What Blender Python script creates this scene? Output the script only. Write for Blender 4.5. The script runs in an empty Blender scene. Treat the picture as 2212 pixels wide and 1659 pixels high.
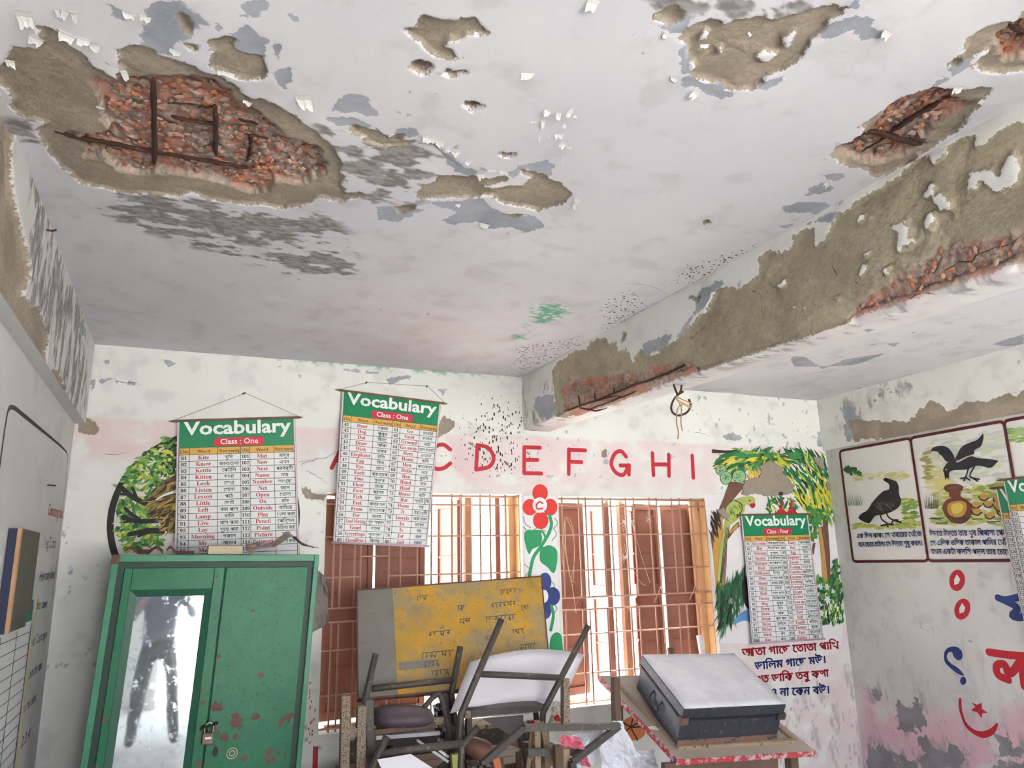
import bpy, bmesh, math, random
import numpy as np
from mathutils import Matrix, Vector
random.seed(7); rng = np.random.default_rng(7)
SC = bpy.context.scene; COL = SC.collection
# ------------------------------------------------------------ camera (25 mm phone lens, looking up 13 degrees)
FPX, PITCH, YAW, ROLL = 1602.16, .232782, .416821, -.0222296
IW, IH = 2212, 1659
CAM = np.array([0., 0., 1.7])
def _rot(p, y, r):
    cy, sy = math.cos(y), math.sin(y)
    fw = np.array([sy*math.cos(p), cy*math.cos(p), math.sin(p)])
    rt = np.array([cy, -sy, 0.]); up = np.cross(rt, fw)
    c, s = math.cos(r), math.sin(r)
    return np.array([[c, -s, 0], [s, c, 0], [0, 0, 1]]) @ np.array([rt, -up, fw])
RC = _rot(PITCH, YAW, ROLL)
cd = bpy.data.cameras.new('camera'); cam = bpy.data.objects.new('camera', cd); COL.objects.link(cam)
cd.sensor_width = 36; cd.lens = FPX/IW*36; cd.clip_start = .02
cam.matrix_world = Matrix(((RC[0][0], -RC[1][0], -RC[2][0], CAM[0]), (RC[0][1], -RC[1][1], -RC[2][1], CAM[1]), (RC[0][2], -RC[1][2], -RC[2][2], CAM[2]), (0, 0, 0, 1)))
SC.camera = cam
# ------------------------------------------------------------ world, portals, exposure
SC.view_settings.view_transform = 'Standard'; SC.view_settings.look = 'None'
SC.view_settings.gamma = 1; SC.view_settings.use_curve_mapping = False
SC.view_settings.exposure = 2.22
SC.cycles.max_bounces = 6; SC.cycles.diffuse_bounces = 3; SC.cycles.glossy_bounces = 3; SC.cycles.transmission_bounces = 3; SC.cycles.transparent_max_bounces = 4
SC.cycles.caustics_reflective = False; SC.cycles.caustics_refractive = False; SC.cycles.sample_clamp_indirect = 8; SC.cycles.use_adaptive_sampling = True; SC.cycles.adaptive_threshold = .18; SC.cycles.adaptive_min_samples = 22; SC.cycles.use_light_tree = False
wd = bpy.data.worlds.new('sky'); SC.world = wd; wd.use_nodes = True
_nt = wd.node_tree; _nt.nodes.clear()
_o = _nt.nodes.new('ShaderNodeOutputWorld'); _b = _nt.nodes.new('ShaderNodeBackground')
_tc = _nt.nodes.new('ShaderNodeTexCoord'); _sx = _nt.nodes.new('ShaderNodeSeparateXYZ'); _cr = _nt.nodes.new('ShaderNodeValToRGB')
_nt.links.new(_tc.outputs['Generated'], _sx.inputs[0]); _nt.links.new(_sx.outputs['Z'], _cr.inputs[0])
_cr.color_ramp.elements[0].color = (.95, .98, 1.04, 1); _cr.color_ramp.elements[1].color = (.80, .90, 1.06, 1)
_nt.links.new(_cr.outputs[0], _b.inputs[0]); _b.inputs[1].default_value = 2.2
_nt.links.new(_b.outputs[0], _o.inputs[0])
def sunlamp():
    l = bpy.data.lights.new('sun', 'SUN'); l.energy = 17.0; l.angle = math.radians(12); l.color = (1, .96, .9)
    o = bpy.data.objects.new('sun', l); COL.objects.link(o); o.rotation_euler = (math.radians(-10), math.radians(8), 0)
sunlamp()
def portal(loc, rot, sx, sy):
    l = bpy.data.lights.new('daylight_portal', 'AREA'); l.shape = 'RECTANGLE'; l.size = sx; l.size_y = sy
    l.cycles.is_portal = True
    o = bpy.data.objects.new('daylight_portal', l); COL.objects.link(o); o.location = loc; o.rotation_euler = rot
YF = -2.6                                              # inner face of the wall behind the camera
H90 = math.pi/2
portal((1.44, 4.85, 1.44), (-H90, 0, 0), 1.3, 1.4); portal((3.0, 4.85, 1.44), (-H90, 0, 0), 1.27, 1.4)
OPEN_F = [(-.12, 1.10, 0., 2.35), (1.75, 3.15, .75, 2.35), (3.35, 4.65, .75, 2.35)]   # door and two windows to the veranda
for a, b, c, d in OPEN_F: portal(((a+b)/2, YF-.05, (c+d)/2), (H90, 0, 0), b-a, d-c)
# ------------------------------------------------------------ helpers
def lin(c):
    return tuple((v/255/12.92 if v/255 <= .04045 else ((v/255+.055)/1.055)**2.4) for v in c[:3])
def ray(u, v): return RC.T @ np.array([(u-IW/2)/FPX, (v-IH/2)/FPX, 1.])
def at_y(u, v, y): d = ray(u, v); return CAM + d*(y-CAM[1])/d[1]
def at_z(u, v, z): d = ray(u, v); return CAM + d*(z-CAM[2])/d[2]
class Surf:                                            # a flat chart (a, b) -> space, n points into the room
    def __init__(s, o, a, b, n):
        s.o, s.a, s.b, s.n = [np.array(x, float) for x in (o, a, b, n)]
        s.a /= np.linalg.norm(s.a); s.n /= np.linalg.norm(s.n)
    def ab(s, u, v):
        d = ray(u, v); t = np.dot(s.o-CAM, s.n)/np.dot(d, s.n); p = CAM+d*t-s.o
        return float(p@s.a), float(p@s.b)
    def P(s, a, b, off=0.): return s.o + a*s.a + b*s.b + off*s.n
SK = -.0208
CEIL = Surf((0, 0, 2.95), (1, 0, 0), (0, 1, 0), (0, 0, -1))
BACK = Surf((0, 4.66, 0), (1, SK, 0), (0, 0, 1), (SK, -1, 0))
LEFT = Surf((-.585, 0, 0), (0, 1, 0), (0, 0, 1), (1, 0, 0))
LBEAM = Surf((-.53, 0, 0), (0, 1, 0), (0, 0, 1), (1, 0, 0))
RIGHT = Surf((4.85, 4.56, 0), (.03, 1, 0), (0, 0, 1), (-1, .03, 0))
BEAMF = Surf((2.12, 0, 0), (0, 1, 0), (0, 0, 1), (-1, 0, 0))
ZB = 2.56                                              # underside of the beams
def pp(pts, s=1., ox=0., oy=0.): return [(x/s+ox, y/s+oy) for x, y in pts]
C1 = lambda *p: pp(p, 2.765, 0, 0)
C2 = lambda *p: pp(p, 2.765, 700, 0)
C3 = lambda *p: pp(p, 2.765, 1412, 0)
C6 = lambda *p: pp(p, 3.687, 1100, 500)
C7 = lambda *p: pp(p, 3.319, 1600, 250)
CL = lambda *p: pp(p, 2.37, 0, 550)
D1 = lambda *p: pp(p, 3.318, 150, 730)
D2 = lambda *p: pp(p, 3.687, 650, 780)
D3 = lambda *p: pp(p, 3.687, 1100, 880)
D4 = lambda *p: pp(p, 3.017, 1500, 850)
D5 = lambda *p: pp(p, 3.615, 650, 1200)
D6 = lambda *p: pp(p, 3.615, 1200, 1200)
D7 = lambda *p: pp(p, 3.614, 1600, 1200)
D8 = lambda *p: pp(p, 3.26, 150, 1150)
E2 = lambda *p: pp(p, 4.147, 1900, 850)
E3 = lambda *p: pp(p, 6.703, 680, 1460)
E4 = lambda *p: pp(p, 6.506, 960, 1480)
E5 = lambda *p: pp(p, 5.184, 230, 890)
E8 = lambda *p: pp(p, 3.687, 1520, 950)
def tri(o, label=None, cat=None, group=None, kind=None):
    if label: o['label'] = label
    if cat: o['category'] = cat
    if group: o['group'] = group
    if kind: o['kind'] = kind
    return o
def adopt(o, parent):
    if parent is not None:
        o.parent = parent; o.matrix_parent_inverse = Matrix.Translation(-parent.location) if parent.parent is None else Matrix.Identity(4)
    return o
def thing(name, label, cat, loc=(0, 0, 0), group=None):
    o = bpy.data.objects.new(name, None); COL.objects.link(o); o.empty_display_size = .05
    o.location = [float(v) for v in loc]; return tri(o, label, cat, group)
class MB:                                              # collects verts and faces, builds ONE mesh object
    def __init__(s): s.v = []; s.f = []; s.m = []
    def add(s, vs, fs, m=0):
        k = len(s.v); s.v += [tuple(float(c) for c in v) for v in vs]; s.f += [tuple(i+k for i in f) for f in fs]; s.m += [m]*len(fs); return s
    def box(s, lo, hi, m=0, fn=None):
        (a, b, c), (d, e, f) = lo, hi
        vs = [(a, b, c), (d, b, c), (d, e, c), (a, e, c), (a, b, f), (d, b, f), (d, e, f), (a, e, f)]
        if fn: vs = [fn(*v) for v in vs]
        return s.add(vs, [(3, 2, 1, 0), (4, 5, 6, 7), (0, 1, 5, 4), (1, 2, 6, 5), (2, 3, 7, 6), (3, 0, 4, 7)], m)
    def prism(s, pts, vec, m=0):
        n = len(pts); A = [np.array(p, float) for p in pts]; B = [p+np.array(vec) for p in A]
        return s.add(A+B, [tuple(range(n))[::-1], tuple(range(n, 2*n))]+[(i, (i+1) % n, n+(i+1) % n, n+i) for i in range(n)], m)
    def tube(s, pts, r, n=8, m=0, hollow=False):
        P = [np.array(p, float) for p in pts]; k = len(P); R = r if hasattr(r, '__len__') else [r]*k
        vs = []; fs = []; ref = None
        for i in range(k):
            t = P[min(i+1, k-1)]-P[max(i-1, 0)]; t = t/(np.linalg.norm(t)+1e-12)
            if ref is None: ref = np.array([0, 0, 1.]) if abs(t[2]) < .9 else np.array([1., 0, 0])
            x = np.cross(t, ref); x /= np.linalg.norm(x); y = np.cross(t, x); ref = np.cross(x, t)
            for j in range(n):
                a = 2*math.pi*j/n; vs.append(P[i]+R[i]*(math.cos(a)*x+math.sin(a)*y))
        for i in range(k-1):
            for j in range(n): fs.append((i*n+j, i*n+(j+1) % n, (i+1)*n+(j+1) % n, (i+1)*n+j))
        if hollow:
            for e, d in ((0, 1), (k-1, -1)):
                t = P[e+d]-P[e]; t = t/np.linalg.norm(t)
                b = len(vs); ring = [np.array(vs[e*n+j]) for j in range(n)]
                vs += [P[e]+(q-P[e])*.78 for q in ring]+[P[e]+(q-P[e])*.78+t*r*3 for q in ring]
                for j in range(n):
                    j2 = (j+1) % n
                    fs += [(e*n+j, b+j, b+j2, e*n+j2), (b+j, b+n+j, b+n+j2, b+j2)]
                fs.append(tuple(b+n+j for j in range(n)))
        else: fs += [tuple(range(n))[::-1], tuple(range((k-1)*n, k*n))]
        return s.add(vs, fs, m)
    def bar(s, p, q, w, h, m=0, up=(0, 0, 1)):
        p = np.array(p, float); q = np.array(q, float); t = (q-p)/np.linalg.norm(q-p)
        x = np.cross(t, up); 
        if np.linalg.norm(x) < .05: x = np.cross(t, (1, 0, 0))
        x /= np.linalg.norm(x); y = np.cross(x, t)
        c = [(-1, -1), (1, -1), (1, 1), (-1, 1)]
        vs = [o+x*a*w/2+y*b*h/2 for o in (p, q) for a, b in c]
        return s.add(vs, [(3, 2, 1, 0), (4, 5, 6, 7), (0, 1, 5, 4), (1, 2, 6, 5), (2, 3, 7, 6), (3, 0, 4, 7)], m)
    def grid(s, fn, nu, nv, m=0):
        vs = [fn(i/nu, j/nv) for j in range(nv+1) for i in range(nu+1)]
        return s.add(vs, [(j*(nu+1)+i, j*(nu+1)+i+1, (j+1)*(nu+1)+i+1, (j+1)*(nu+1)+i) for j in range(nv) for i in range(nu)], m)
    def build(s, name, mat, parent=None, smooth=False, bevel=0, solid=0, fix=False):
        me = bpy.data.meshes.new(name); me.from_pydata(s.v, [], s.f)
        for mt in (mat if isinstance(mat, (list, tuple)) else [mat]): me.materials.append(mt)
        if any(s.m): me.polygons.foreach_set('material_index', s.m)
        if smooth: me.polygons.foreach_set('use_smooth', [True]*len(me.polygons))
        if fix:
            b = bmesh.new(); b.from_mesh(me); bmesh.ops.recalc_face_normals(b, faces=b.faces); b.to_mesh(me); b.free()
        me.update()
        o = bpy.data.objects.new(name, me); COL.objects.link(o)
        if solid:
            d = o.modifiers.new('solid', 'SOLIDIFY'); d.thickness = solid; d.offset = 0
        if bevel:
            d = o.modifiers.new('bevel', 'BEVEL'); d.width = bevel; d.segments = 2; d.limit_method = 'ANGLE'
        return adopt(o, parent)
# ------------------------------------------------------------ materials
class NT:
    def __init__(s, name):
        s.mat = bpy.data.materials.new(name); s.mat.use_nodes = True; s.t = s.mat.node_tree
        s.b = s.t.nodes['Principled BSDF']; s.co = s.t.nodes.new('ShaderNodeTexCoord').outputs['Object']
    def n(s, kind, **kw):
        x = s.t.nodes.new(kind)
        for k, v in kw.items():
            if hasattr(x, k): setattr(x, k, v)
            else: x.inputs[k].default_value = v
        return x
    def link(s, a, b): s.t.links.new(a, b)
    def noise(s, scale, detail=4, rough=.55, co=None):
        x = s.n('ShaderNodeTexNoise'); x.inputs['Scale'].default_value = scale; x.inputs['Detail'].default_value = detail; x.inputs['Roughness'].default_value = rough
        s.link(co or s.co, x.inputs['Vector']); return x.outputs['Fac']
    def math(s, op, a, b=None, c=None, clamp=False):
        x = s.n('ShaderNodeMath'); x.operation = op; x.use_clamp = clamp
        for i, v in enumerate((a, b, c)):
            if v is None: continue
            if isinstance(v, (int, float)): x.inputs[i].default_value = v
            else: s.link(v, x.inputs[i])
        return x.outputs[0]
    def ramp(s, f, lo, hi):
        x = s.n('ShaderNodeMapRange'); x.interpolation_type = 'SMOOTHSTEP'
        s.link(f, x.inputs[0]); x.inputs[1].default_value = lo; x.inputs[2].default_value = hi; return x.outputs[0]
    def mix(s, f, a, b, mode='MIX'):
        x = s.n('ShaderNodeMix'); x.data_type = 'RGBA'; x.blend_type = mode
        for i, v in ((0, f), (6, a), (7, b)):
            if isinstance(v, (int, float)): x.inputs[i].default_value = v
            elif isinstance(v, tuple): x.inputs[i].default_value = (*v[:3], 1)
            else: s.link(v, x.inputs[i])
        return x.outputs[2]
    def attr(s, name):
        x = s.n('ShaderNodeAttribute'); x.attribute_name = name; return x.outputs['Fac']
    def bump(s, h, strength=.3, dist=.01):
        x = s.n('ShaderNodeBump'); x.inputs['Strength'].default_value = strength; x.inputs['Distance'].default_value = dist
        s.link(h, x.inputs['Height']); s.link(x.outputs[0], s.b.inputs['Normal'])
    def done(s, col=None, rough=.7, metal=0.):
        if col is not None:
            if isinstance(col, tuple): s.b.inputs['Base Color'].default_value = (*col[:3], 1)
            else: s.link(col, s.b.inputs['Base Color'])
        if isinstance(rough, (int, float)): s.b.inputs['Roughness'].default_value = rough
        else: s.link(rough, s.b.inputs['Roughness'])
        s.b.inputs['Metallic'].default_value = metal
        return s.mat
_mc = {}
def flat(rgb, rough=.75, metal=0., name=None, var=.12, scale=30., wear=None, wear_at=.62, wscale=14., bump=0., spec=None):
    """plain procedural material: a colour with a little noise, optionally worn through to another colour"""
    key = (rgb, rough, metal, name, var, scale, wear, wear_at, wscale, bump)
    if key in _mc: return _mc[key]
    t = NT(name or 'paint_%d_%d_%d' % rgb); c = lin(rgb)
    n = t.noise(scale, 2)
    col = t.mix(n, tuple(v*(1-var) for v in c), tuple(min(1, v*(1+var)) for v in c))
    if wear is not None:
        w = t.noise(wscale, 4, .7); f = t.ramp(w, wear_at-.03, wear_at+.03)
        col = t.mix(f, col, lin(wear))
    if bump: t.bump(t.noise(scale*3, 2), bump, .004)
    _mc[key] = t.done(col, rough, metal)
    if spec is not None: t.b.inputs['Specular IOR Level'].default_value = spec
    return _mc[key]
# ------------------------------------------------------------ peeling plaster surfaces: fine meshes whose wear layers are signed distances
def vnoise(x, y, seed):
    xi = np.floor(x).astype(np.int64); yi = np.floor(y).astype(np.int64); fx = x-xi; fy = y-yi
    fx = fx*fx*(3-2*fx); fy = fy*fy*(3-2*fy)
    def h(a, b):
        n = (a*374761393 + b*668265263 + seed*974634777) & 0x7fffffff
        n = ((n ^ (n >> 13))*1274126177) & 0x7fffffff
        return ((n ^ (n >> 16)) & 0xffff)/65535.
    return (h(xi, yi)*(1-fx)+h(xi+1, yi)*fx)*(1-fy)+(h(xi, yi+1)*(1-fx)+h(xi+1, yi+1)*fx)*fy
def fbm(x, y, sc, seed=1, o=4):
    s = 0.; a = .5
    for i in range(o): s = s+a*vnoise(x*sc, y*sc, seed+i); sc *= 2.03; a *= .5
    return s/.9375
def poly_sd(X, Y, poly):                               # signed distance, positive inside
    P = np.array(poly, float); d2 = np.full(X.shape, 1e9); ins = np.zeros(X.shape, bool)
    for i in range(len(P)):
        ax, ay = P[i]; bx, by = P[(i+1) % len(P)]; ex, ey = bx-ax, by-ay; wx, wy = X-ax, Y-ay
        t = np.clip((wx*ex+wy*ey)/(ex*ex+ey*ey+1e-12), 0, 1)
        d2 = np.minimum(d2, (wx-ex*t)**2+(wy-ey*t)**2)
        c = ((ay <= Y) & (by > Y)) | ((by <= Y) & (ay > Y))
        if abs(ey) > 1e-12: ins ^= c & (X < ax+(Y-ay)*ex/ey)
    return np.where(ins, 1, -1)*np.sqrt(d2)
def field(A, B, polys, cuts=(), rag=1., pad=.12):
    out = np.full(A.shape, -.1)
    for sgn, lst in ((1, polys), (-1, cuts)):
        for p in lst:
            q = np.array(p); lo = q.min(0)-pad; hi = q.max(0)+pad
            m = (A > lo[0]) & (A < hi[0]) & (B > lo[1]) & (B < hi[1])
            if not m.any(): continue
            d = np.clip(poly_sd(A[m], B[m], p), -.1, .1)
            out[m] = np.maximum(out[m], d) if sgn > 0 else np.minimum(out[m], -d)
    if rag:
        near = out > -.099
        a, b = A[near], B[near]
        out[near] += rag*((fbm(a, b, 22, 3)-.5)*.035+(fbm(a, b, 80, 9)-.5)*.014)
    return out
LAY = ('skim', 'plas', 'brik', 'moul', 'pink', 'gree', 'spec')
def soft(d, w): return np.clip(d/w+.5, 0, 1)
def worn_mesh(name, patches, mat, kind='structure'):
    """patches: (V (n,3), faces (m,4), dict of layer arrays); joined in one mesh"""
    k = 0; Vs = []; Fs = []; L = {l: [] for l in LAY}
    for V, F, d in patches:
        Vs.append(V); Fs.append(F+k); k += len(V)
        for l in LAY: L[l].append(d.get(l, np.full(len(V), -.1 if l in ('skim', 'plas', 'brik') else 0.)))
    V = np.concatenate(Vs); F = np.concatenate(Fs)
    me = bpy.data.meshes.new(name); me.vertices.add(len(V)); me.vertices.foreach_set('co', V.astype(np.float32).ravel())
    me.loops.add(F.size); me.loops.foreach_set('vertex_index', F.astype(np.int32).ravel())
    me.polygons.add(len(F)); me.polygons.foreach_set('loop_start', np.arange(0, F.size, 4, dtype=np.int32))
    me.polygons.foreach_set('use_smooth', np.ones(len(F), bool))
    me.update(calc_edges=True); me.validate()
    for l in ('skim', 'plas', 'brik', 'spec'):
        a = me.attributes.new(l, 'FLOAT', 'POINT'); a.data.foreach_set('value', np.concatenate(L[l]).astype(np.float32))
    pal = PAL[mat.name]; cs = []; vs = []
    for V_, F_, d in patches:
        n_ = len(V_); A = d.get('_a', V_[:, 0]+V_[:, 1]); B = d.get('_b', V_[:, 2]+.3*V_[:, 1]); sx, sy = d.get('_st', (1., 1.))
        big = fbm(A, B, 1.6, 101, 3); mid = fbm(A, B, 9, 103, 4); sm = lambda x, a, b: (lambda t: t*t*(3-2*t))(np.clip((x-a)/(b-a), 0, 1))
        mx = lambda f, c, q: c*(1-f[:, None])+np.array(lin(q))*f[:, None]
        z = np.zeros(n_); col = mx(sm(big, .3, .7), np.tile(np.array(lin(pal['base'])), (n_, 1)), pal['base2'])
        col = mx(.25*sm(mid, .55, .8), col, (168, 166, 165))
        col = mx(.9*d.get('pink', z)*sm(mid, .22, .5), col, pal['pinkc'])
        mo = d.get('moul', z); st = fbm(A*sx, B*sy, 11, 105, 5); s2 = fbm(A*sx, B*sy, 40, 107, 3)
        f = sm(mo+(st-.5)*4.2+(s2-.5)*1.2, .45, .95)*np.clip(mo*2.2, 0, 1)
        col = mx(f, col, (164, 161, 160)) ; col = mx(f*.85*sm(s2, .4, .6), col, (126, 123, 121))
        gr = d.get('gree', z); col = mx(sm(gr+(fbm(A*1.5, B*3, 24, 109, 3)-.5)*2.6, .5, .9)*gr, col, (110, 178, 142))
        ch = sm(fbm(A*1.3, B, 19, 111, 3)*(.75+.3*sm(big, .35, .6)), pal['chip'], pal['chip']+.02); col = mx(ch, col, pal['skimc'])
        cs.append(np.concatenate([col, np.ones((n_, 1))], 1)); vs.append(mid)
    a = me.attributes.new('wash', 'FLOAT_COLOR', 'POINT'); a.data.foreach_set('color', np.concatenate(cs).astype(np.float32).ravel())
    a = me.attributes.new('vari', 'FLOAT', 'POINT'); a.data.foreach_set('value', np.concatenate(vs).astype(np.float32))
    me.materials.append(mat)
    o = bpy.data.objects.new(name, me); COL.objects.link(o); return tri(o, kind=kind)
def sheet(surf, a0, a1, b0, b1, res, layers=None, holes=(), depth=(.0015, .011, .03), wav=.004):
    na = max(1, int(round((a1-a0)/res))); nb = max(1, int(round((b1-b0)/res)))
    av = np.linspace(a0, a1, na+1); bv = np.linspace(b0, b1, nb+1)
    for x0, x1, y0, y1 in holes:                       # snap grid lines to the opening
        for arr, e in ((av, x0), (av, x1), (bv, y0), (bv, y1)): arr[np.argmin(abs(arr-e))] = e
    A, B = np.meshgrid(av, bv); A = A.ravel(); B = B.ravel(); d = {'_a': A, '_b': B, '_st': (1., 1.9) if surf is CEIL else (1.9, .7)}
    off = (fbm(A, B, 1.3, 21, 3)-.5)*wav if wav else np.zeros_like(A)
    if layers:
        for l in LAY:
            if l not in layers: continue
            q = layers[l]
            if callable(q): d[l] = q(A, B); continue
            polys, cuts = q if isinstance(q, tuple) else (q, ())
            f = field(A, B, polys, cuts, rag=(layers.get('rag', 1.)) if l in ('skim', 'plas', 'brik') else .6)
            d[l] = f if l in ('skim', 'plas', 'brik') else soft(f, .12)
        e = max(res, .004)
        for l, dp in zip(('skim', 'plas', 'brik'), depth):
            if l in d:
                m = soft(d[l], e)
                off = off - m*dp
                if l == 'plas': off = off - m*(fbm(A, B, 14, 40, 4)-.5)*.010
                if l == 'brik': off = off - m*(fbm(A, B, 30, 50, 4)-.5)*.030
    V = surf.o+A[:, None]*surf.a+B[:, None]*surf.b+off[:, None]*surf.n
    i = np.arange(na); j = np.arange(nb); I, J = np.meshgrid(i, j); I = I.ravel(); J = J.ravel()
    keep = np.ones(len(I), bool)
    for x0, x1, y0, y1 in holes:
        cx = (av[I]+av[I+1])/2; cy = (bv[J]+bv[J+1])/2
        keep &= ~((cx > x0) & (cx < x1) & (cy > y0) & (cy < y1))
    I, J = I[keep], J[keep]; w = na+1
    return V, np.stack([J*w+I, J*w+I+1, (J+1)*w+I+1, (J+1)*w+I], 1), d
def quads(qs):                                         # plain quads for the sides nobody sees closely
    V = np.array([p for q in qs for p in q], float); return V, np.arange(len(V)).reshape(-1, 4), {}
PAL = {}
def wall_mat(name, base, base2, pinkc=(222, 186, 190), skimc=(176, 180, 192), plasc=(174, 160, 143), rough=.85, chip=.83):
    t = NT(name); PAL[name] = dict(base=base, base2=base2, pinkc=pinkc, skimc=skimc, chip=chip)
    fine = t.noise(55, 2, .65); grit = t.noise(230, 0, .7); mid = t.attr('vari')
    x = t.n('ShaderNodeAttribute'); x.attribute_name = 'wash'; col = x.outputs['Color']
    col = t.mix(t.math('MULTIPLY', t.ramp(grit, .62, .8), .10), col, lin((150, 148, 146)))
    vo = t.n('ShaderNodeTexVoronoi'); vo.inputs['Scale'].default_value = 75; m3 = t.n('ShaderNodeMapping'); m3.inputs['Scale'].default_value = (1, .8, .45); t.link(t.co, m3.inputs[0]); t.link(m3.outputs[0], vo.inputs['Vector'])
    wn = t.n('ShaderNodeSeparateColor'); t.link(vo.outputs['Color'], wn.inputs[0])
    rad = t.math('MULTIPLY', t.math('SUBTRACT', t.attr('spec'), wn.outputs[0]), .5)
    col = t.mix(t.ramp(t.math('SUBTRACT', rad, vo.outputs['Distance']), 0., .06), col, lin((58, 56, 54)))
    wob = t.math('ADD', t.math('MULTIPLY', t.math('SUBTRACT', fine, .5), .024), t.math('MULTIPLY', t.math('SUBTRACT', grit, .5), .007))
    def mask(nm, w=.0015, add=0.): return t.ramp(t.math('ADD', t.attr(nm), wob), -w-add, w-add)
    ms, mpz, mb = mask('skim'), mask('plas', add=.0035), mask('brik', .004)
    sk = t.mix(t.ramp(mid, .3, .7), lin(skimc), lin(tuple(int(v*.88) for v in skimc)))
    sk = t.mix(t.math('MULTIPLY', t.ramp(grit, .5, .75), .35), sk, lin((190, 190, 195)))
    col = t.mix(ms, col, sk)
    br = t.mix(t.ramp(mid, .3, .7), lin(plasc), lin(tuple(int(v*.88) for v in plasc)))
    br = t.mix(t.math('MULTIPLY', t.ramp(fine, .35, .75), .5), br, lin(tuple(int(v*.76) for v in plasc)))
    br = t.mix(t.math('MULTIPLY', t.ramp(grit, .6, .75), .4), br, lin((178, 168, 152)))
    col = t.mix(mpz, col, br)
    ag = t.mix(t.ramp(fine, .35, .65), lin((150, 130, 120)), lin((190, 166, 152)))
    ag = t.mix(t.math('MULTIPLY', t.ramp(mid, .5, .62), .7), ag, lin((190, 128, 104)))
    col = t.mix(mb, col, ag)
    amp = t.math('ADD', .16, t.math('MULTIPLY', t.ramp(t.attr('plas'), -.002, .004), .9))
    t.bump(t.math('MULTIPLY', t.noise(80, 1, .75), amp), .5, .006)
    return t.done(col, rough)
M_CEIL = wall_mat('ceiling_whitewash', (222, 221, 228), (230, 229, 232))
M_BACK = wall_mat('wall_whitewash', (231, 232, 229), (238, 238, 233), pinkc=(230, 202, 205), chip=.74)
M_LEFTW = wall_mat('side_wall_whitewash', (212, 211, 210), (222, 221, 219))
M_RIGHTW = wall_mat('mural_wall_whitewash', (216, 214, 213), (228, 226, 223), pinkc=(228, 186, 200), skimc=(150, 147, 153), plasc=(158, 142, 128))
M_BEAMW = wall_mat('beam_whitewash', (231, 232, 229), (238, 238, 233), pinkc=(230, 208, 214), plasc=(184, 172, 148), chip=.8)
def onto(s, *polys): return [[s.ab(*q) for q in p] for p in polys]
# --- ceiling wear, traced patch by patch
PLAS = [
 C1((-60,430),(0,400),(45,370),(60,330),(90,290),(150,300),(215,290),(245,255),(205,150),(260,165),(330,205),(400,265),(470,330),(560,395),(640,445),(700,480),(690,440),(740,430),(690,300),(740,285),(830,285),(900,310),(1000,350),(1080,375),(1160,400),(1240,450),(1330,480),(1390,520),(1430,560),(1500,595),(1570,600),(1640,625),(1700,660),(1800,720),(1900,800),(1980,880),(2030,930),(2040,1010),(2035,1080),(2060,1130),(2075,1190),(2040,1205),(1900,1190),(1800,1240),(1700,1255),(1560,1230),(1400,1215),(1250,1190),(1140,1160),(1050,1180),(900,1165),(750,1150),(620,1130),(480,1090),(420,1040),(370,1010),(330,960),(290,900),(250,850),(240,780),(270,740),(200,710),(130,700),(80,640),(50,560),(0,480),(-60,470)),
 C1((1270,250),(1340,230),(1400,240),(1390,300),(1440,330),(1570,350),(1590,420),(1560,480),(1430,470),(1330,430),(1260,400),(1255,340)),
 C1((1060,90),(1130,100),(1135,200),(1095,195),(1065,140)), C1((1110,260),(1180,275),(1150,300)), C1((2080,1160),(2160,1145),(2175,1170),(2140,1190),(2085,1185)),
 C2((160,750),(250,765),(330,790),(390,830),(450,810),(490,800),(470,840),(580,830),(500,870),(420,880),(380,895),(250,840),(180,800)),
 C2((560,1150),(640,1100),(700,1050),(770,1050),(850,1065),(960,1070),(1080,1060),(1100,1065),(1060,1095),(960,1120),(1000,1130),(1120,1110),(1200,1130),(1230,1070),(1180,1025),(1290,1035),(1340,1070),(1400,1100),(1470,1150),(1475,1180),(1430,1230),(1280,1270),(1210,1240),(1150,1240),(1080,1220),(1000,1190),(940,1180),(800,1185),(700,1190),(590,1195),(555,1180)),
 C2((490,185),(560,175),(590,95),(640,110),(700,130),(800,130),(840,120),(890,110),(970,190),(830,210),(740,240),(685,285),(750,300),(830,340),(770,360),(700,345),(630,310),(600,260),(540,220)),
 C2((1060,1290),(1150,1280),(1220,1290),(1150,1305)), C2((430,1240),(540,1235),(520,1265),(460,1280)),
 C3((165,235),(240,140),(320,115),(390,115),(420,160),(500,105),(600,110),(740,125),(900,90),(1000,50),(1080,38),(1130,60),(1110,95),(1020,150),(1000,200),(940,270),(900,330),(840,370),(740,440),(680,470),(600,530),(520,545),(440,545),(435,490),(340,500),(270,480),(215,440),(245,420),(220,350),(240,300),(200,245)),
 C3((0,75),(60,65),(130,50),(185,70),(150,120),(110,150),(50,130),(5,115)),
 C3((1035,935),(1100,880),(1200,840),(1245,800),(1245,760),(1330,690),(1450,600),(1560,560),(1680,530),(1740,525),(1800,545),(1900,540),(2010,530),(1985,570),(1940,600),(1950,640),(1870,700),(1870,740),(1750,830),(1640,900),(1540,970),(1420,1030),(1320,1060),(1250,1020),(1150,985)),
 C3((2300,40),(2212,90),(2160,150),(2070,140),(1990,160),(1890,250),(1870,310),(1830,350),(1920,340),(1990,320),(1900,400),(1960,430),(2100,440),(2212,420),(2330,400)),
 C3((1770,385),(1800,365),(1825,378),(1810,400),(1780,402)), C3((295,1325),(320,1320),(330,1335),(310,1342)),
]
HOLES = [C2((505,400),(530,370),(580,362),(620,380),(640,400),(635,440),(580,440),(520,420)), C2((725,430),(740,410),(780,430),(825,430),(790,450),(740,460)),
 C2((820,620),(850,598),(900,610),(957,632),(890,658),(850,640)), C2((1055,915),(1140,918),(1140,935),(1100,950),(1080,945)), C1((1265,575),(1310,580),(1300,600),(1270,592))]
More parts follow.
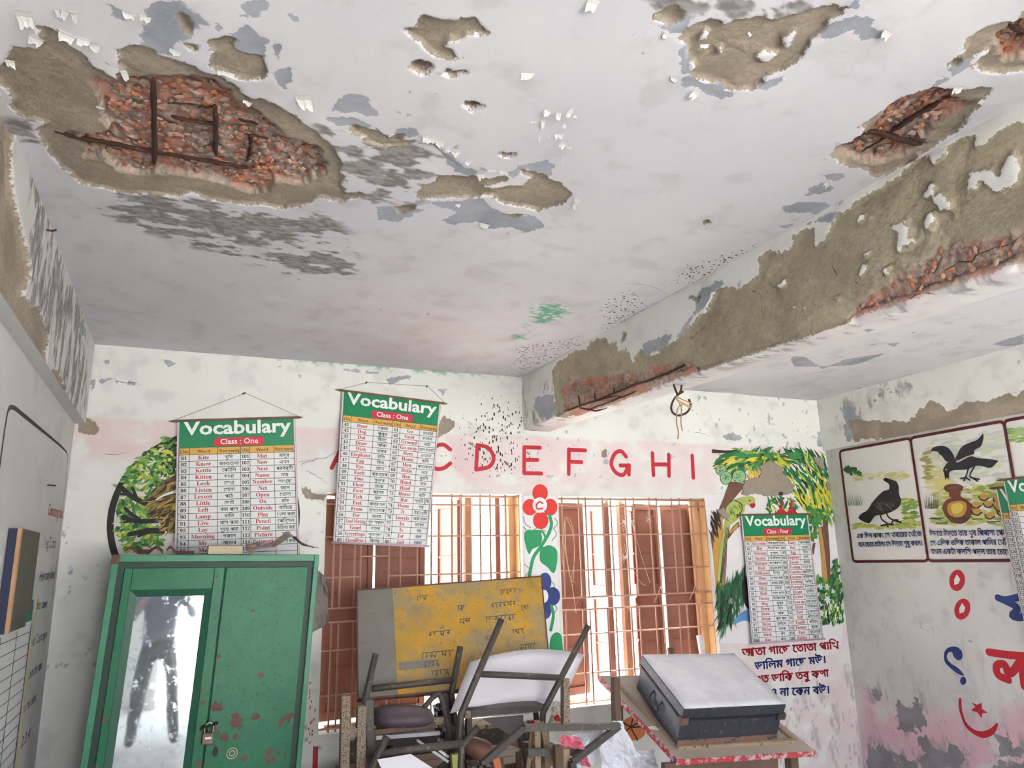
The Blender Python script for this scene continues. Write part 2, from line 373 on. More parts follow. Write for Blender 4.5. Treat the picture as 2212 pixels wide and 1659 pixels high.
PCUT = [C1((1020,215),(1060,205),(1080,250),(1040,260)), C3((275,220),(330,200),(310,240),(280,250)), C3((410,230),(480,190),(490,200),(430,240)), C3((770,240),(850,195),(800,290),(785,280)), C3((580,350),(660,315),(690,325),(750,335),(690,365),(620,365)), C3((375,300),(400,290),(405,320),(380,322)), C3((945,125),(1010,75),(1000,95),(960,130)), C3((550,505),(590,495),(580,515)), C3((195,210),(220,205),(225,222),(200,225))]
BRIK = [
 C1((550,490),(700,485),(860,490),(1000,490),(1150,490),(1260,490),(1300,530),(1390,570),(1420,640),(1520,680),(1590,740),(1700,830),(1850,880),(1920,900),(1920,960),(1975,1010),(1950,1060),(1850,1100),(1800,1130),(1650,1100),(1580,1160),(1500,1175),(1420,1140),(1300,1100),(1150,1080),(1000,1050),(850,1060),(700,1040),(620,950),(510,960),(490,840),(420,830),(430,810),(560,830),(680,800),(600,740),(610,640),(560,560)),
 C3((1060,920),(1200,850),(1300,800),(1330,740),(1450,620),(1560,575),(1740,530),(1780,545),(1770,610),(1900,640),(1780,710),(1650,800),(1580,850),(1640,880),(1500,950),(1400,980),(1290,1005),(1180,960)),
 C3((2330,120),(2212,150),(2150,160),(2130,200),(2060,230),(2030,280),(2060,330),(2100,380),(2212,350),(2330,340))]
SKIM = [
 C1((880,60),(960,10),(1050,0),(1120,40),(1180,90),(1250,150),(1160,165),(1140,200),(1120,260),(1060,250),(1030,330),(960,330),(900,310),(850,270),(870,200),(850,160),(890,110)),
 C1((1400,200),(1500,155),(1550,200),(1610,240),(1580,300),(1575,350),(1440,330),(1390,290)), C1((1640,270),(1670,265),(1690,350),(1650,370),(1620,330)), C1((1630,420),(1750,390),(1740,470),(1700,530),(1660,510)),
 C1((1440,50),(1480,0),(1610,0),(1600,60),(1540,110),(1450,90)), C1((640,20),(680,30),(750,90),(740,120),(680,90)), C1((1735,90),(1770,100),(1755,140)), C1((1280,120),(1320,140),(1300,170)), C1((590,370),(650,375),(690,400),(620,400)),
 C1((2020,600),(2150,570),(2212,590),(2212,640),(2100,650),(2060,680),(1990,640)),C1((700,400),(760,410),(775,455),(720,455)),
 C2((50,630),(110,570),(190,565),(270,620),(310,680),(250,710),(190,660),(130,690),(60,660)), C2((20,715),(150,690),(260,720),(330,780),(200,760),(80,745)), C2((420,770),(520,755),(580,800),(560,830),(500,830),(430,800)),
 C2((700,900),(740,920),(820,1000),(900,1030),(860,1060),(780,1010),(720,970)), C2((1100,1050),(1160,990),(1250,985),(1340,950),(1370,990),(1340,1040),(1290,1040),(1200,1010),(1130,1060)),
 C2((560,1205),(800,1200),(950,1190),(1000,1240),(1100,1290),(1250,1290),(1310,1340),(1300,1370),(1220,1390),(1100,1360),(1000,1370),(900,1330),(750,1350),(720,1320),(820,1270),(700,1240)), C2((310,1240),(400,1240),(590,1260),(500,1300),(460,1330),(330,1310)), C2((770,870),(800,860),(795,890),(775,893)), C2((650,540),(690,545),(670,555)), C2((1830,205),(1870,195),(1850,212)), C2((1870,320),(1910,305),(1940,318),(1900,330)),
 C3((1000,190),(1100,130),(1200,115),(1290,130),(1350,200),(1340,230),(1240,250),(1180,200),(1060,240),(1000,230)), C3((150,480),(215,440),(280,490),(340,500),(440,490),(435,545),(540,550),(400,600),(340,580),(250,530),(180,510)), C3((170,300),(215,270),(225,440),(150,470)), C3((640,520),(700,480),(790,460),(750,500),(660,540)), C3((1760,420),(1860,350),(1920,340),(1880,400),(1800,460)), C3((1590,560),(1740,460),(1790,470),(1700,530)),
 C3((900,1130),(1000,1090),(1060,1120),(1090,1130),(1000,1160),(920,1170)), C3((760,1230),(850,1210),(1000,1200),(1050,1230),(980,1280),(850,1270),(780,1260)), C3((1020,1050),(1120,1040),(1150,1060),(1080,1080)), C3((710,1350),(860,1330),(800,1365)), C3((0,140),(100,150),(200,90),(240,100),(170,200),(90,200)), C3((1180,40),(1240,0),(1200,60)),
 pp([(40,300),(180,310),(330,420),(560,330),(760,300),(930,270),(800,330),(600,390),(300,395),(60,400)],4.32,1700,700), pp([(780,200),(850,180),(840,195)],4.32,1700,700), pp([(940,190),(1050,180),(1000,215)],4.32,1700,700), pp([(1930,190),(2050,140),(2212,100),(2212,190),(2000,210)],4.32,1700,700), pp([(1150,85),(1210,72),(1180,95)],4.32,1700,700), pp([(640,600),(700,585),(680,605)],4.32,1700,700)]
MOUL = [C1((520,1170),(700,1150),(1000,1180),(1300,1220),(1500,1260),(1750,1290),(1950,1310),(2040,1400),(2000,1450),(2110,1480),(2070,1560),(2080,1640),(1900,1640),(1700,1620),(1500,1560),(1300,1500),(1100,1440),(850,1360),(700,1300),(560,1230)),
 C1((90,730),(180,730),(260,800),(320,880),(200,880),(110,800)), C2((0,750),(160,760),(250,850),(390,900),(480,870),(600,870),(700,960),(720,1030),(640,1080),(560,1140),(560,1190),(300,1190),(240,1150),(150,1130),(100,1000),(60,870)), C3((20,-60),(1100,-60),(1050,40),(900,90),(740,120),(600,105),(480,90),(350,50),(200,40),(60,40))]
GREE = [C6((170,590),(330,560),(430,570),(540,640),(430,690),(330,740),(200,760),(60,780),(150,720)), C6((0,820),(150,800),(140,860),(0,870))]
SPEC = [C6((700,560),(1000,430),(1150,560),(1080,680),(700,830)), C6((1200,420),(1350,260),(1700,180),(1950,80),(1990,150),(1500,460)), C6((0,900),(600,820),(650,900),(200,1110),(0,1130))]
PLASH = PLAS+HOLES
lay_c = dict(skim=onto(CEIL, *SKIM), plas=(onto(CEIL, *PLASH), onto(CEIL, *PCUT)), brik=onto(CEIL, *BRIK, *HOLES), moul=onto(CEIL, *MOUL), gree=onto(CEIL, *GREE), spec=onto(CEIL, *SPEC))
def pinkc(A, B): return .55*np.clip((fbm(A, B, .9, 77, 3)-.35)*2.2, 0, 1)
lay_c['pink'] = lambda A, B: .24*np.clip(1-np.hypot((A-1.1)/1.5, (B-4.0)/1.6), 0, 1)+.04
ceiling = worn_mesh('ceiling', [
    sheet(CEIL, -.56, 2.14, .72, 4.68, .006, lay_c, wav=.014),
    sheet(CEIL, 2.14, 4.9, .72, 4.68, .012, lay_c, wav=.014),
    sheet(CEIL, -.6, 4.9, YF-.2, .72, .25, None)], M_CEIL)
# --- long concrete beam with spalled lower edge
DF = 2.95-ZB; WB = .20
def DFY(y): return .38+.033*np.maximum(0., 4.1-y)       # the beam deepens a little towards the camera
def tb(poly): return [(a, (2.95-b)*DF/float(DFY(a))) for a, b in (BEAMF.ab(*q) for q in poly)]
UNDER = Surf((2.12, 0, ZB), (0, 1, 0), (1, 0, 0), (0, 0, -1))
def tu(poly): return [(UNDER.ab(*q)[0], DF+UNDER.ab(*q)[1]) for q in poly]
bp = tb(C6((345,1150),(345,1100),(380,1050),(450,1000),(520,955),(600,950),(650,890),(700,850),(770,870),(780,910),(850,880),(860,970),(930,940),(985,1055),(1010,1000),(1050,940),(1090,1000),(1200,970),(1300,880),(1370,830),(1450,740),(1550,640),(1620,500),(1700,430),(1800,465),(1900,430),(1980,340),(1990,210),(2070,150),(2150,170))) \
   + tb(C7((205,965),(290,1000),(370,940),(380,850),(480,820),(530,800),(530,940),(610,880),(650,770),(700,690),(760,700),(850,590),(900,555),(1000,540),(1100,460),(1180,390),(1280,320),(1340,290),(1380,365),(1470,290),(1500,240),(1600,170),(1700,145),(1680,220),(1760,200),(1880,100),(1960,60),(2031,50),(2300,-160)))
y_near = bp[-1][0]; y_far = bp[0][0]
bp += [(y_near-.6, .05), (y_near-.6, DF+.012), (y_far-.9, DF+.012), (y_far-.55, DF+.05), (y_far-.12, DF+.07), (y_far-.03, DF-.03)]
bcut = [tb(C7(*p)) for p in (((1600,570),(1630,410),(1720,380),(1800,370),(1840,420),(1900,300),(1950,230),(2000,340),(1990,490),(1840,570),(1760,540),(1720,480)), ((1280,590),(1330,560),(1360,490),(1400,460),(1400,550),(1470,590),(1530,700),(1490,690),(1430,700),(1400,650),(1320,590)), ((1080,800),(1170,750),(1220,800),(1200,870),(1250,890),(1130,970),(1120,850)), ((1330,720),(1380,680),(1390,780),(1310,820)), ((870,990),(970,930),(930,990),(890,1015)), ((830,1140),(860,1080),(920,1040),(900,1120),(850,1165)), ((830,755),(870,705),(880,740)), ((895,725),(935,695),(920,735)), ((1245,650),(1300,630),(1260,675)), ((270,1230),(315,1170),(300,1235)), ((1020,1110),(1060,1090),(1030,1145)), ((655,1300),(720,1290),(690,1335)), ((355,1360),(400,1350),(380,1390)), ((440,1370),(465,1360),(455,1410)))]
bcut += [tb(C6((2140,430),(2190,380),(2200,440),(2160,460))), tb(C6((2000,500),(2030,510),(2020,560)))]
bbr = [tb(C7((930,1250),(1060,1180),(1100,1150),(1300,1030),(1450,900),(1600,880),(1750,900),(1950,850),(2031,820))), tb(C6((440,1440),(390,1260),(500,1180),(700,1150),(1000,1110),(1100,1080),(1350,1020)))]
bbr[0] += [(bbr[0][-1][0]-1., .25), (bbr[0][-1][0]-1., DF+.02), (bbr[0][0][0]+.1, DF+.02), (bbr[0][0][0]+.12, DF-.03)]
bbr[1] += [(bbr[1][-1][0]-.12, DF-.02), (bbr[1][-1][0]-.1, DF+.03), (bbr[1][2][0]-.3, DF+.09), (bbr[1][0][0], DF+.10), (bbr[1][0][0]+.03, DF+.03)]
bsk = [tb(C6(*p)) for p in (((1480,560),(1530,470),(1640,410),(1700,380),(1720,430),(1620,500),(1560,620),(1510,640)), ((1290,880),(1370,790),(1460,650),(1500,640),(1370,840)), ((1080,1000),(1060,900),(1180,850),(1300,820),(1250,940)), ((230,1480),(200,1330),(330,1290),(400,1450),(300,1500)))] + [tb(C7((480,770),(700,680),(760,700),(650,770)))]
bhole = [tb(C6((885,885),(905,805),(937,808),(930,850),(905,892))), tb(C6((1435,520),(1520,520),(1500,545),(1440,535)))]
def beam_patch():
    y0, y1, res = .75, 4.665, .008
    ny = int((y1-y0)/res); t_all = np.concatenate([np.linspace(0, DF, 52), np.linspace(DF, DF+WB, 28)[1:], np.linspace(DF+WB, 2*DF+WB, 6)[1:]])
    A, T = np.meshgrid(np.linspace(y0, y1, ny+1), t_all); sh = A.shape; A = A.ravel(); T = T.ravel()
    d = dict(plas=field(A, T, [bp]+bhole, bcut), brik=field(A, T, bbr), skim=field(A, T, bsk))
    d['moul'] = .30*soft(field(A, T, [tb(C6((100,1150),(350,1150),(420,1450),(150,1590))), [(y0, DF+.01), (y1, DF+.01), (y1, DF+.1), (y0, DF+.1)]], rag=0), .1)+.0*A
    d['pink'] = np.where(T > DF+.004, .45, .05); d['spec'] = .25*soft(field(A, T, [tb(C6((100,1150),(700,850),(1300,550),(1300,800),(350,1100)))], rag=0), .1)
    x = np.where(T < DF, 2.12, np.where(T < DF+WB, 2.12+T-DF, 2.12+WB)); z = np.where(T < DF, 2.95-T, np.where(T < DF+WB, ZB, ZB+T-DF-WB))
    # inward direction, blended round the lower corner
    w = np.clip((T-DF)/.05+.5, 0, 1); wr = np.clip((T-DF-WB)/.02+.5, 0, 1)
    ix = np.where(T < DF+WB*.5, 1-w, -wr); iz = np.where(T < DF+WB*.5, w, 1-wr)
    nn = np.hypot(ix, iz)+1e-9; ix, iz = ix/nn, iz/nn
    near = np.exp(-((T-DF)/.045)**2)
    mp_ = soft(d['plas'], .008); mb_ = soft(d['brik'], .03)
    dep = mp_*(.010+(fbm(A, T, 9, 61, 5)-.5)*.028)+mb_*(.008+.030*near+(fbm(A, T, 26, 71, 4)-.5)*.034)+.012*near*(fbm(A, T, 5, 31, 3)-.2)
    dep += (fbm(A, T, 2., 81, 3)-.5)*.014*(T > .01)
    x = x+ix*dep; z = z+iz*dep
    V = np.stack([x, A, z], 1); nt, w_ = sh[0]-1, sh[1]
    I, J = np.meshgrid(np.arange(ny), np.arange(nt)); I = I.ravel(); J = J.ravel()
    d['_a'] = A; d['_b'] = T; d['_st'] = (1.9, .7)
    V[:, 2] = 2.95-(2.95-V[:, 2])*DFY(A)/DF
    return V, np.stack([J*w_+I, (J+1)*w_+I, (J+1)*w_+I+1, J*w_+I+1], 1), d
ZN = 2.95-float(DFY(.75))
far = [[(2.12, YF, 2.95), (2.12, .75, 2.95), (2.12, .75, ZN), (2.12, YF, ZN)], [(2.12, YF, ZN), (2.12, .75, ZN), (2.32, .75, ZN), (2.32, YF, ZN)], [(2.32, YF, ZN), (2.32, .75, ZN), (2.32, .75, 2.95), (2.32, YF, 2.95)]]
beam = worn_mesh('ceiling_beam', [beam_patch(), quads(far)], M_BEAMW)
tri(beam, 'spalled concrete ceiling beam running from the window wall overhead')
# --- wall beams on the left and right walls
lbp = [[LBEAM.ab(*q) for q in CL((150,-760),(60,-560),(75,-300),(150,0),(165,100),(130,200),(210,290),(240,380),(250,430),(242,552),(195,552),(100,440),(0,300),(-200,60),(-300,-300),(-200,-800))], [LBEAM.ab(*q) for q in CL((270,590),(300,600),(345,720),(330,740),(280,650))]]
def lmoul(A, B): return np.clip(.75*soft(field(A, B, [[LBEAM.ab(*q) for q in CL((160,-500),(200,-500),(300,0),(420,330),(440,420),(440,780),(380,800),(270,590),(240,380),(130,200),(165,100))]], rag=0), .15), 0, 1)
left_beam = worn_mesh('wall_beam', [sheet(LBEAM, .5, 4.66, 2.485, 2.95, .008, dict(plas=lbp, moul=lmoul, skim=[[LBEAM.ab(*q) for q in CL((400,330),(440,380),(440,430),(410,400))]]), depth=(.002, .02, .03)),
    quads([[(-.53, YF, 2.95), (-.53, .5, 2.95), (-.53, .5, 2.485), (-.53, YF, 2.485)], [(-.53, YF, 2.485), (-.53, 4.66, 2.485), (-.60, 4.66, 2.485), (-.60, YF, 2.485)]])], M_LEFTW)
tri(left_beam, 'whitewashed tie beam along the left wall, mouldy and peeling')
RB = Surf((4.82, 4.56, 0), (.03, 1, 0), (0, 0, 1), (-1, .03, 0))
ZR = 2.525
rpl = [[RB.ab(*q) for q in D4((1010,240),(1000,200),(1060,170),(1200,190),(1400,180),(1440,130),(1560,40),(1640,110),(1750,80),(1900,30),(2000,20),(2148,0),(2400,-40),(2400,80),(2148,140),(1900,190),(1700,230),(1400,290),(1200,310),(1050,300))]]
rsk = [[RB.ab(*q) for q in D4((940,90),(1000,80),(1060,130),(1100,180),(1040,300),(990,330),(970,160))], [RB.ab(*q) for q in pp([(780,740),(850,660),(1040,615),(1000,640),(870,680),(800,745)],4.32,1700,700)], [RB.ab(*q) for q in pp([(870,610),(950,598),(930,620)],4.32,1700,700)], [RB.ab(*q) for q in pp([(1130,575),(1145,520),(1155,575)],4.32,1700,700)]]
def rmo(A, B): return .6*soft(field(A, B, rsk, rag=0), .2)
right_beam = worn_mesh('wall_beam', [sheet(RB, -2.6, 0., ZR, 2.95, .01, dict(rag=2.2, plas=rpl, skim=rsk, moul=rmo, spec=lambda A, B: A*0+.06), depth=(.002, .006, .03)),
    quads([[RB.P(-2.6, ZR), RB.P(0, ZR), RB.P(0, ZR, -.06), RB.P(-2.6, ZR, -.06)], [RB.P(-2.6, ZR), RB.P(-8, ZR), RB.P(-8, 2.95), RB.P(-2.6, 2.95)]])], M_BACK)
tri(right_beam, 'whitewashed tie beam on the right wall with bare brown plaster')
# --- walls
W1 = (.800, 2.094, .752, 2.131); W2 = (2.372, 3.626, .752, 2.122)
def bpink(A, B):
    e = 2.525+.012*A/5+(fbm(A, B, 4, 5, 3)-.5)*.03
    band = soft(e-B, .02)*soft(B-(2.22+.05*(fbm(A, B, 3, 6, 2)-.5)+np.where(A < 1., .08, -.05)), .12)
    low = soft(1.15-B+(fbm(A, B, 2, 8, 3)-.5)*.5, .5)*(A > 3.2)*.7
    pat = .35+.65*np.clip((fbm(A, B, 3, 15, 3)-.25)*2, 0, 1)
    return np.clip(band*pat+low*.8, 0, 1)
def bgreen(A, B):
    return np.clip(soft(B-2.925+.02*(fbm(A, B, 6, 8, 3)-.5), .05)*np.clip(1.3-abs(A-1.3)/.75, 0, 1)+.3*(B > 2.93)*(A < .8)*(A > .1), 0, 1)
def bspec(A, B):
    return np.clip(.95*np.clip(1-np.hypot((A-2.0)/.32, (B-2.62)/.38), 0, 1)+.8*np.clip(1-np.hypot((A-1.95)/.5, (B-2.32)/.22), 0, 1)+.55*np.clip(1-np.hypot((A-1.7)/.5, (B-2.55)/.4), 0, 1)+.10*(B > 2.35)+.35*np.clip(1-np.hypot((A-4.65)/.3, (B-2.75)/.35), 0, 1), 0, 1)
onb = lambda *p: onto(BACK, *p)
bpl = onb(D1((75,620),(125,570),(150,600),(190,610),(205,640),(190,680),(140,692),(95,680),(75,660)), D2((1085,520),(1140,440),(1180,460),(1235,475),(1215,530),(1150,580),(1090,610)),
    D2((1340,650),(1375,655),(1370,680)), D3((735,345),(770,330),(790,380),(770,405),(740,385)), D1((1640,1050),(1700,1090),(1760,1120),(1830,1130),(1820,1150),(1740,1150),(1700,1130)), D1((300,1055),(390,1050),(500,1030),(480,1075),(340,1075)))
bsk_ = onb(D1((680,160),(720,155),(770,180),(840,165),(845,185),(760,190),(720,210),(705,195)), D1((240,170),(285,160),(280,190),(255,200)), D1((220,300),(290,290),(370,318),(470,322),(470,328),(360,325),(280,305),(225,330)), D1((160,310),(180,300),(175,370),(160,380)), D2((670,145),(750,130),(800,110),(880,115),(870,145),(760,160),(720,180)), D2((340,60),(480,70),(620,90),(560,105),(340,75)), D3((1690,230),(1780,205),(1850,240),(1800,260),(1720,250)), D2((1100,230),(1160,220),(1130,270)), D2((1720,175),(1745,200),(1735,220)), D4((220,280),(300,270),(290,300),(230,290)), D4((800,240),(830,250),(830,350),(805,340)), D2((180,1060),(0,1010),(0,990),(140,1050)))
wall_back = worn_mesh('wall_back', [sheet(BACK, -.62, 4.90, 0., 2.96, .01, dict(pink=bpink, gree=bgreen, spec=bspec, plas=bpl, skim=bsk_, moul=lambda A, B: .16*soft(.9-B+(fbm(A, B, 3, 18, 3)-.5)*.5, .4)*(A > 3.4)), holes=(W1, W2), depth=(.0015, .008, .03), wav=0),
    quads([q for a, b, c, d in (W1, W2) for q in ([BACK.P(a, c), BACK.P(a, d), BACK.P(a, d, -.24), BACK.P(a, c, -.24)], [BACK.P(b, c), BACK.P(b, c, -.24), BACK.P(b, d, -.24), BACK.P(b, d)], [BACK.P(a, d), BACK.P(b, d), BACK.P(b, d, -.24), BACK.P(a, d, -.24)], [BACK.P(a, c), BACK.P(a, c, -.24), BACK.P(b, c, -.24), BACK.P(b, c)])]),
    quads([[BACK.P(a, c, -.24), BACK.P(b, c, -.24), BACK.P(b, d, -.24), BACK.P(a, d, -.24)] for a, b, c, d in ((-.8, W1[0], 0, 3.1), (W1[1], W2[0], 0, 3.1), (W2[1], 5.1, 0, 3.1), (W1[0], W1[1], 0, W1[2]), (W2[0], W2[1], 0, W2[2]), (W1[0], W1[1], W1[3], 3.1), (W2[0], W2[1], W2[3], 3.1))])], M_BACK)
wall_left = worn_mesh('wall_left', [sheet(LEFT, .5, 4.68, 0., 2.5, .02, dict(spec=lambda A, B: A*0+.05, moul=lambda A, B: .22*soft(.9-B, .6), pink=lambda A, B: .3*soft(1.0-B, .8)), wav=0),
    quads([[(-.585, YF-.2, 0), (-.585, .5, 0), (-.585, .5, 2.5), (-.585, YF-.2, 2.5)]])], M_LEFTW)
rlow = [RIGHT.ab(*q) for q in D7((950,1040),(1000,1060),(1080,1100),(1150,1160),(1230,1200),(1400,1230),(1600,1230),(1800,1260),(2000,1240),(2300,1150),(2300,1800),(940,1800))]
rgray = onto(RIGHT, D7((1190,1250),(1240,1170),(1300,1190),(1380,1120),(1400,1200),(1450,1300),(1430,1350),(1350,1360),(1230,1330)), D7((980,1500),(1060,1480),(1130,1500),(1200,1590),(1260,1560),(1380,1600),(1400,1700),(960,1700)), D7((1390,1440),(1450,1430),(1500,1500),(1600,1520),(1650,1470),(1720,1500),(1750,1560),(1700,1660),(1500,1700),(1400,1650),(1420,1540)), D7((2010,1400),(2080,1420),(2130,1500),(2200,1480),(2212,1600),(2100,1600),(2020,1560)), D7((1940,1640),(2040,1610),(2212,1640),(2212,1700),(1940,1700)), D7((1030,1060),(1060,1050),(1100,1090),(1060,1130)), D7((1210,1170),(1240,1160),(1230,1200)))
wall_right = worn_mesh('wall_right', [sheet(RIGHT, -2.8, .05, 0., ZR+.02, .01, dict(rag=3.2, pink=([rlow], ()), skim=rgray, spec=lambda A, B: np.clip(.08+.3*soft(.8-B, .6), 0, 1), moul=lambda A, B: np.clip(.05+.5*soft(field(A, B, rgray, rag=0), .16)+.25*soft(field(A, B, [[RIGHT.ab(*q) for q in E2((-300,480),(0,470),(280,440),(330,640),(200,680),(0,700),(-400,640))]], rag=0), .1), 0, 1)), wav=0),
    quads([[RIGHT.P(-8, 0), RIGHT.P(-2.8, 0), RIGHT.P(-2.8, ZR), RIGHT.P(-8, ZR)]])], M_RIGHTW)
M_FLOOR = flat((204, 202, 198), .8, var=.2, scale=4, bump=.2, name='cement_floor')
floor = MB().box((-.9, YF-.3, -.12), (5.2, 4.95, 0)).build('floor', M_FLOOR); tri(floor, kind='structure')
# wall towards the veranda, behind the camera: piers round a doorway and two windows
m = MB(); xs = [-.85]+[v for o in OPEN_F for v in o[:2]]+[5.2]
for i in range(0, len(xs), 2): m.box((xs[i], YF-.22, 0), (xs[i+1], YF, 2.35))
m.box((-.85, YF-.22, 2.35), (5.2, YF, 3.0))
for a, b, c, d in OPEN_F[1:]: m.box((a, YF-.22, 0), (b, YF, c))
wf = m.build('wall_front', flat((226, 224, 220), .85, name='wall_front_wash', scale=6)); tri(wf, kind='structure')
m = MB().box((-.85, YF-.3, 3.06), (5.2, 4.95, 3.2)); tri(m.build('roof_slab', flat((150, 148, 142), .9, name='slab')), 'concrete roof slab above the peeling ceiling', kind='structure')
m = MB().box((-.8, YF-.22, 0), (-.60, 4.95, 3.0)); tri(m.build('wall_left_core', flat((200, 198, 194), .9, name='wall_core')), kind='structure')
m = MB().box((4.96, YF-.22, 0), (5.2, 4.95, 3.0)); tri(m.build('wall_right_core', flat((200, 198, 194), .9, name='wall_core')), kind='structure')
gm = MB().box((-60, -60, -.5), (60, 60, -.35)); tri(gm.build('ground', flat((205, 203, 198), .95, name='dry_earth', scale=1.2)), kind='structure')
# ------------------------------------------------------------ rusted bars, brick chips and hanging paint flakes of the ceiling and beam
M_RUST = flat((62, 38, 30), .9, name='rusted_steel', var=.35, scale=60, wear=(96, 52, 34), wear_at=.6, wscale=40, bump=.5)
def rebar(surf, pts, wpx, off, parent):
    P = [surf.P(*surf.ab(*q), off) for q in pts]
    d = np.linalg.norm(P[0]-CAM); r = wpx/FPX*d*.5*.92
    Q = []
    for a, b in zip(P[:-1], P[1:]):
        for t in np.linspace(0, 1, 7)[:-1]: Q.append(a+(b-a)*t)
    Q.append(P[-1]); Q = [q+rng.normal(0, .0012, 3) for q in Q]
    R = [r*(.85+.3*rng.random()) for _ in Q]; R[0] *= .6; R[-1] *= .6
    return MB().tube(Q, R, 8).build('rebar', M_RUST, parent, smooth=True)
for pts, w in (((C1((915,500),(922,1000))), 13), (C1((320,805),(430,840),(920,935),(1260,990),(1480,1030)), 9), (C1((1283,655),(1285,955)), 11), (C1((1020,722),(1150,750),(1280,768)), 8), (C1((1500,830),(1500,900),(1478,985)), 10), (C1((1420,738),(1540,775)), 6), (C1((1180,668),(1300,672)), 6), (C1((1000,645),(1200,656)), 3), (C1((1450,828),(1600,852)), 4),
               (C3((1420,815),(1560,722),(1710,635)), 11), (C3((1290,805),(1450,850),(1600,890)), 12), (C3((1250,930),(1400,845)), 4), (C3((2130,190),(2330,262)), 10)):
    rebar(CEIL, pts, w, -.016, ceiling)
for pts, w in ((C6((440,1432),(700,1345),(1020,1215),(1270,1130),(1400,1062)), 4.5), (C6((555,1305),(562,1385)), 3.5), (C6((680,1285),(687,1345)), 3.5), (C6((835,1245),(840,1290)), 3)):
    rebar(BEAMF, pts, w, .002, beam)
for pts, w in ((C6((560,1400),(690,1425),(840,1380)), 4), (C6((700,1345),(850,1300),(1000,1330)), 3), (C6((620,1420),(800,1350),(1010,1270)), 3.5)):
    rebar(UNDER, pts, w, .004, beam)
ICO = None
def ico():
    global ICO
    b = bmesh.new(); bmesh.ops.create_icosphere(b, subdivisions=1, radius=1.); b.verts.ensure_lookup_table()
    ICO = (np.array([v.co[:] for v in b.verts]), np.array([[v.index for v in f.verts] for f in b.faces])); b.free()
ico()
def chip_mat():
    t = NT('brick_chips'); a = t.n('ShaderNodeAttribute'); a.attribute_name = 'shade'
    r = t.n('ShaderNodeValToRGB'); t.link(a.outputs['Fac'], r.inputs[0]); e = r.color_ramp.elements
    e[0].color = (*lin((168, 150, 140)), 1); e[1].color = (*lin((222, 146, 100)), 1)
    for p, c in ((.35, (192, 164, 150)), (.5, (202, 150, 128)), (.68, (204, 126, 94)), (.85, (186, 106, 82))):
        x = e.new(p); x.color = (*lin(c), 1)
    c = t.mix(t.math('MULTIPLY', t.noise(90, 2), .5), r.outputs[0], lin((140, 120, 108)))
    t.bump(t.noise(160, 2), .4, .003); return t.done(c, .9)
M_CHIP = chip_mat()
def chips(surf, polys, n_per_m2, rmin, rmax, off, parent, label, conv=None, keep=None):
    Vs = []; Fs = []; S = []; k = 0
    for p in polys:
        q = np.array(p); lo, hi = q.min(0), q.max(0); n = int(np.prod(hi-lo)*n_per_m2)
        A = lo+rng.random((n, 2))*(hi-lo); sd = poly_sd(A[:, 0], A[:, 1], p); A = A[sd > .008]
        for a, b in A:
            if keep and not keep(a, b): continue
            r = rng.uniform(rmin, rmax); sc = np.array([r*rng.uniform(.8, 1.5), r*rng.uniform(.6, 1.1), r*.5]); th = rng.random()*6.28
            v = ICO[0]*(1+rng.normal(0, .16, (len(ICO[0]), 1)))*sc; c, s_ = math.cos(th), math.sin(th)
            v = np.stack([v[:, 0]*c-v[:, 1]*s_, v[:, 0]*s_+v[:, 1]*c, v[:, 2]], 1)
            P = conv(a, b) if conv else surf.P(a, b, off+rng.normal(0, .003))
            Vs.append(P+v[:, :1]*surf.a+v[:, 1:2]*surf.b+v[:, 2:]*surf.n); Fs.append(ICO[1]+k); k += len(v); S.append(np.full(len(v), rng.random()))
    if not Vs: return
    V = np.concatenate(Vs); F = np.concatenate(Fs); me = bpy.data.meshes.new('brick_chips'); me.from_pydata(V.tolist(), [], F.tolist())
    a = me.attributes.new('shade', 'FLOAT', 'POINT'); a.data.foreach_set('value', np.concatenate(S).astype(np.float32))
    me.materials.append(M_CHIP); o = bpy.data.objects.new('brick_chips', me); COL.objects.link(o)
    adopt(tri(o, label, kind='stuff'), parent)
chips(CEIL, onto(CEIL, *BRIK), 2000, .006, .0125, -.034, ceiling, 'orange and grey brick chips bared in the spalled concrete')
chips(BEAMF, bbr, 1700, .006, .012, 0, beam, 'brick chips bared along the spalled beam edge', conv=lambda a, b: np.array([2.138+rng.normal(0, .003), a, 2.95-b*float(DFY(a))/DF]), keep=lambda a, b: b < DF-.03)
M_FLAKE = flat((214, 214, 210), .8, name='curled_paint', var=.05, scale=20)
def flake(u, v, w, h, surf=CEIL, parent=None, curl=.42):
    a, b = surf.ab(u, v); d = np.linalg.norm(surf.P(a, b)-CAM); fx = w/FPX*d; fy = h/FPX*d*1.4
    th = rng.uniform(-.5, .5); c, s = math.cos(th), math.sin(th); jag = [rng.uniform(.55, 1.1) for _ in range(6)]
    m = MB()
    def fn(i, j):
        x = (i-.5)*fx*(1-.25*j*rng.uniform(.6, 1)); ang = curl*2.2*j
        y = fy*jag[int(round(i*5))]*math.sin(ang)/(2.2*curl)*.9; z = .0015+fy*jag[int(round(i*5))]*(1-math.cos(ang))/(2.2*curl)*.9
        return surf.P(a+c*x-s*y, b+s*x+c*y-fy*.3, min(z, .03))
    m.grid(fn, 5, 3); m.build('paint_flake', M_FLAKE, parent, solid=.0012)
S = 2.765
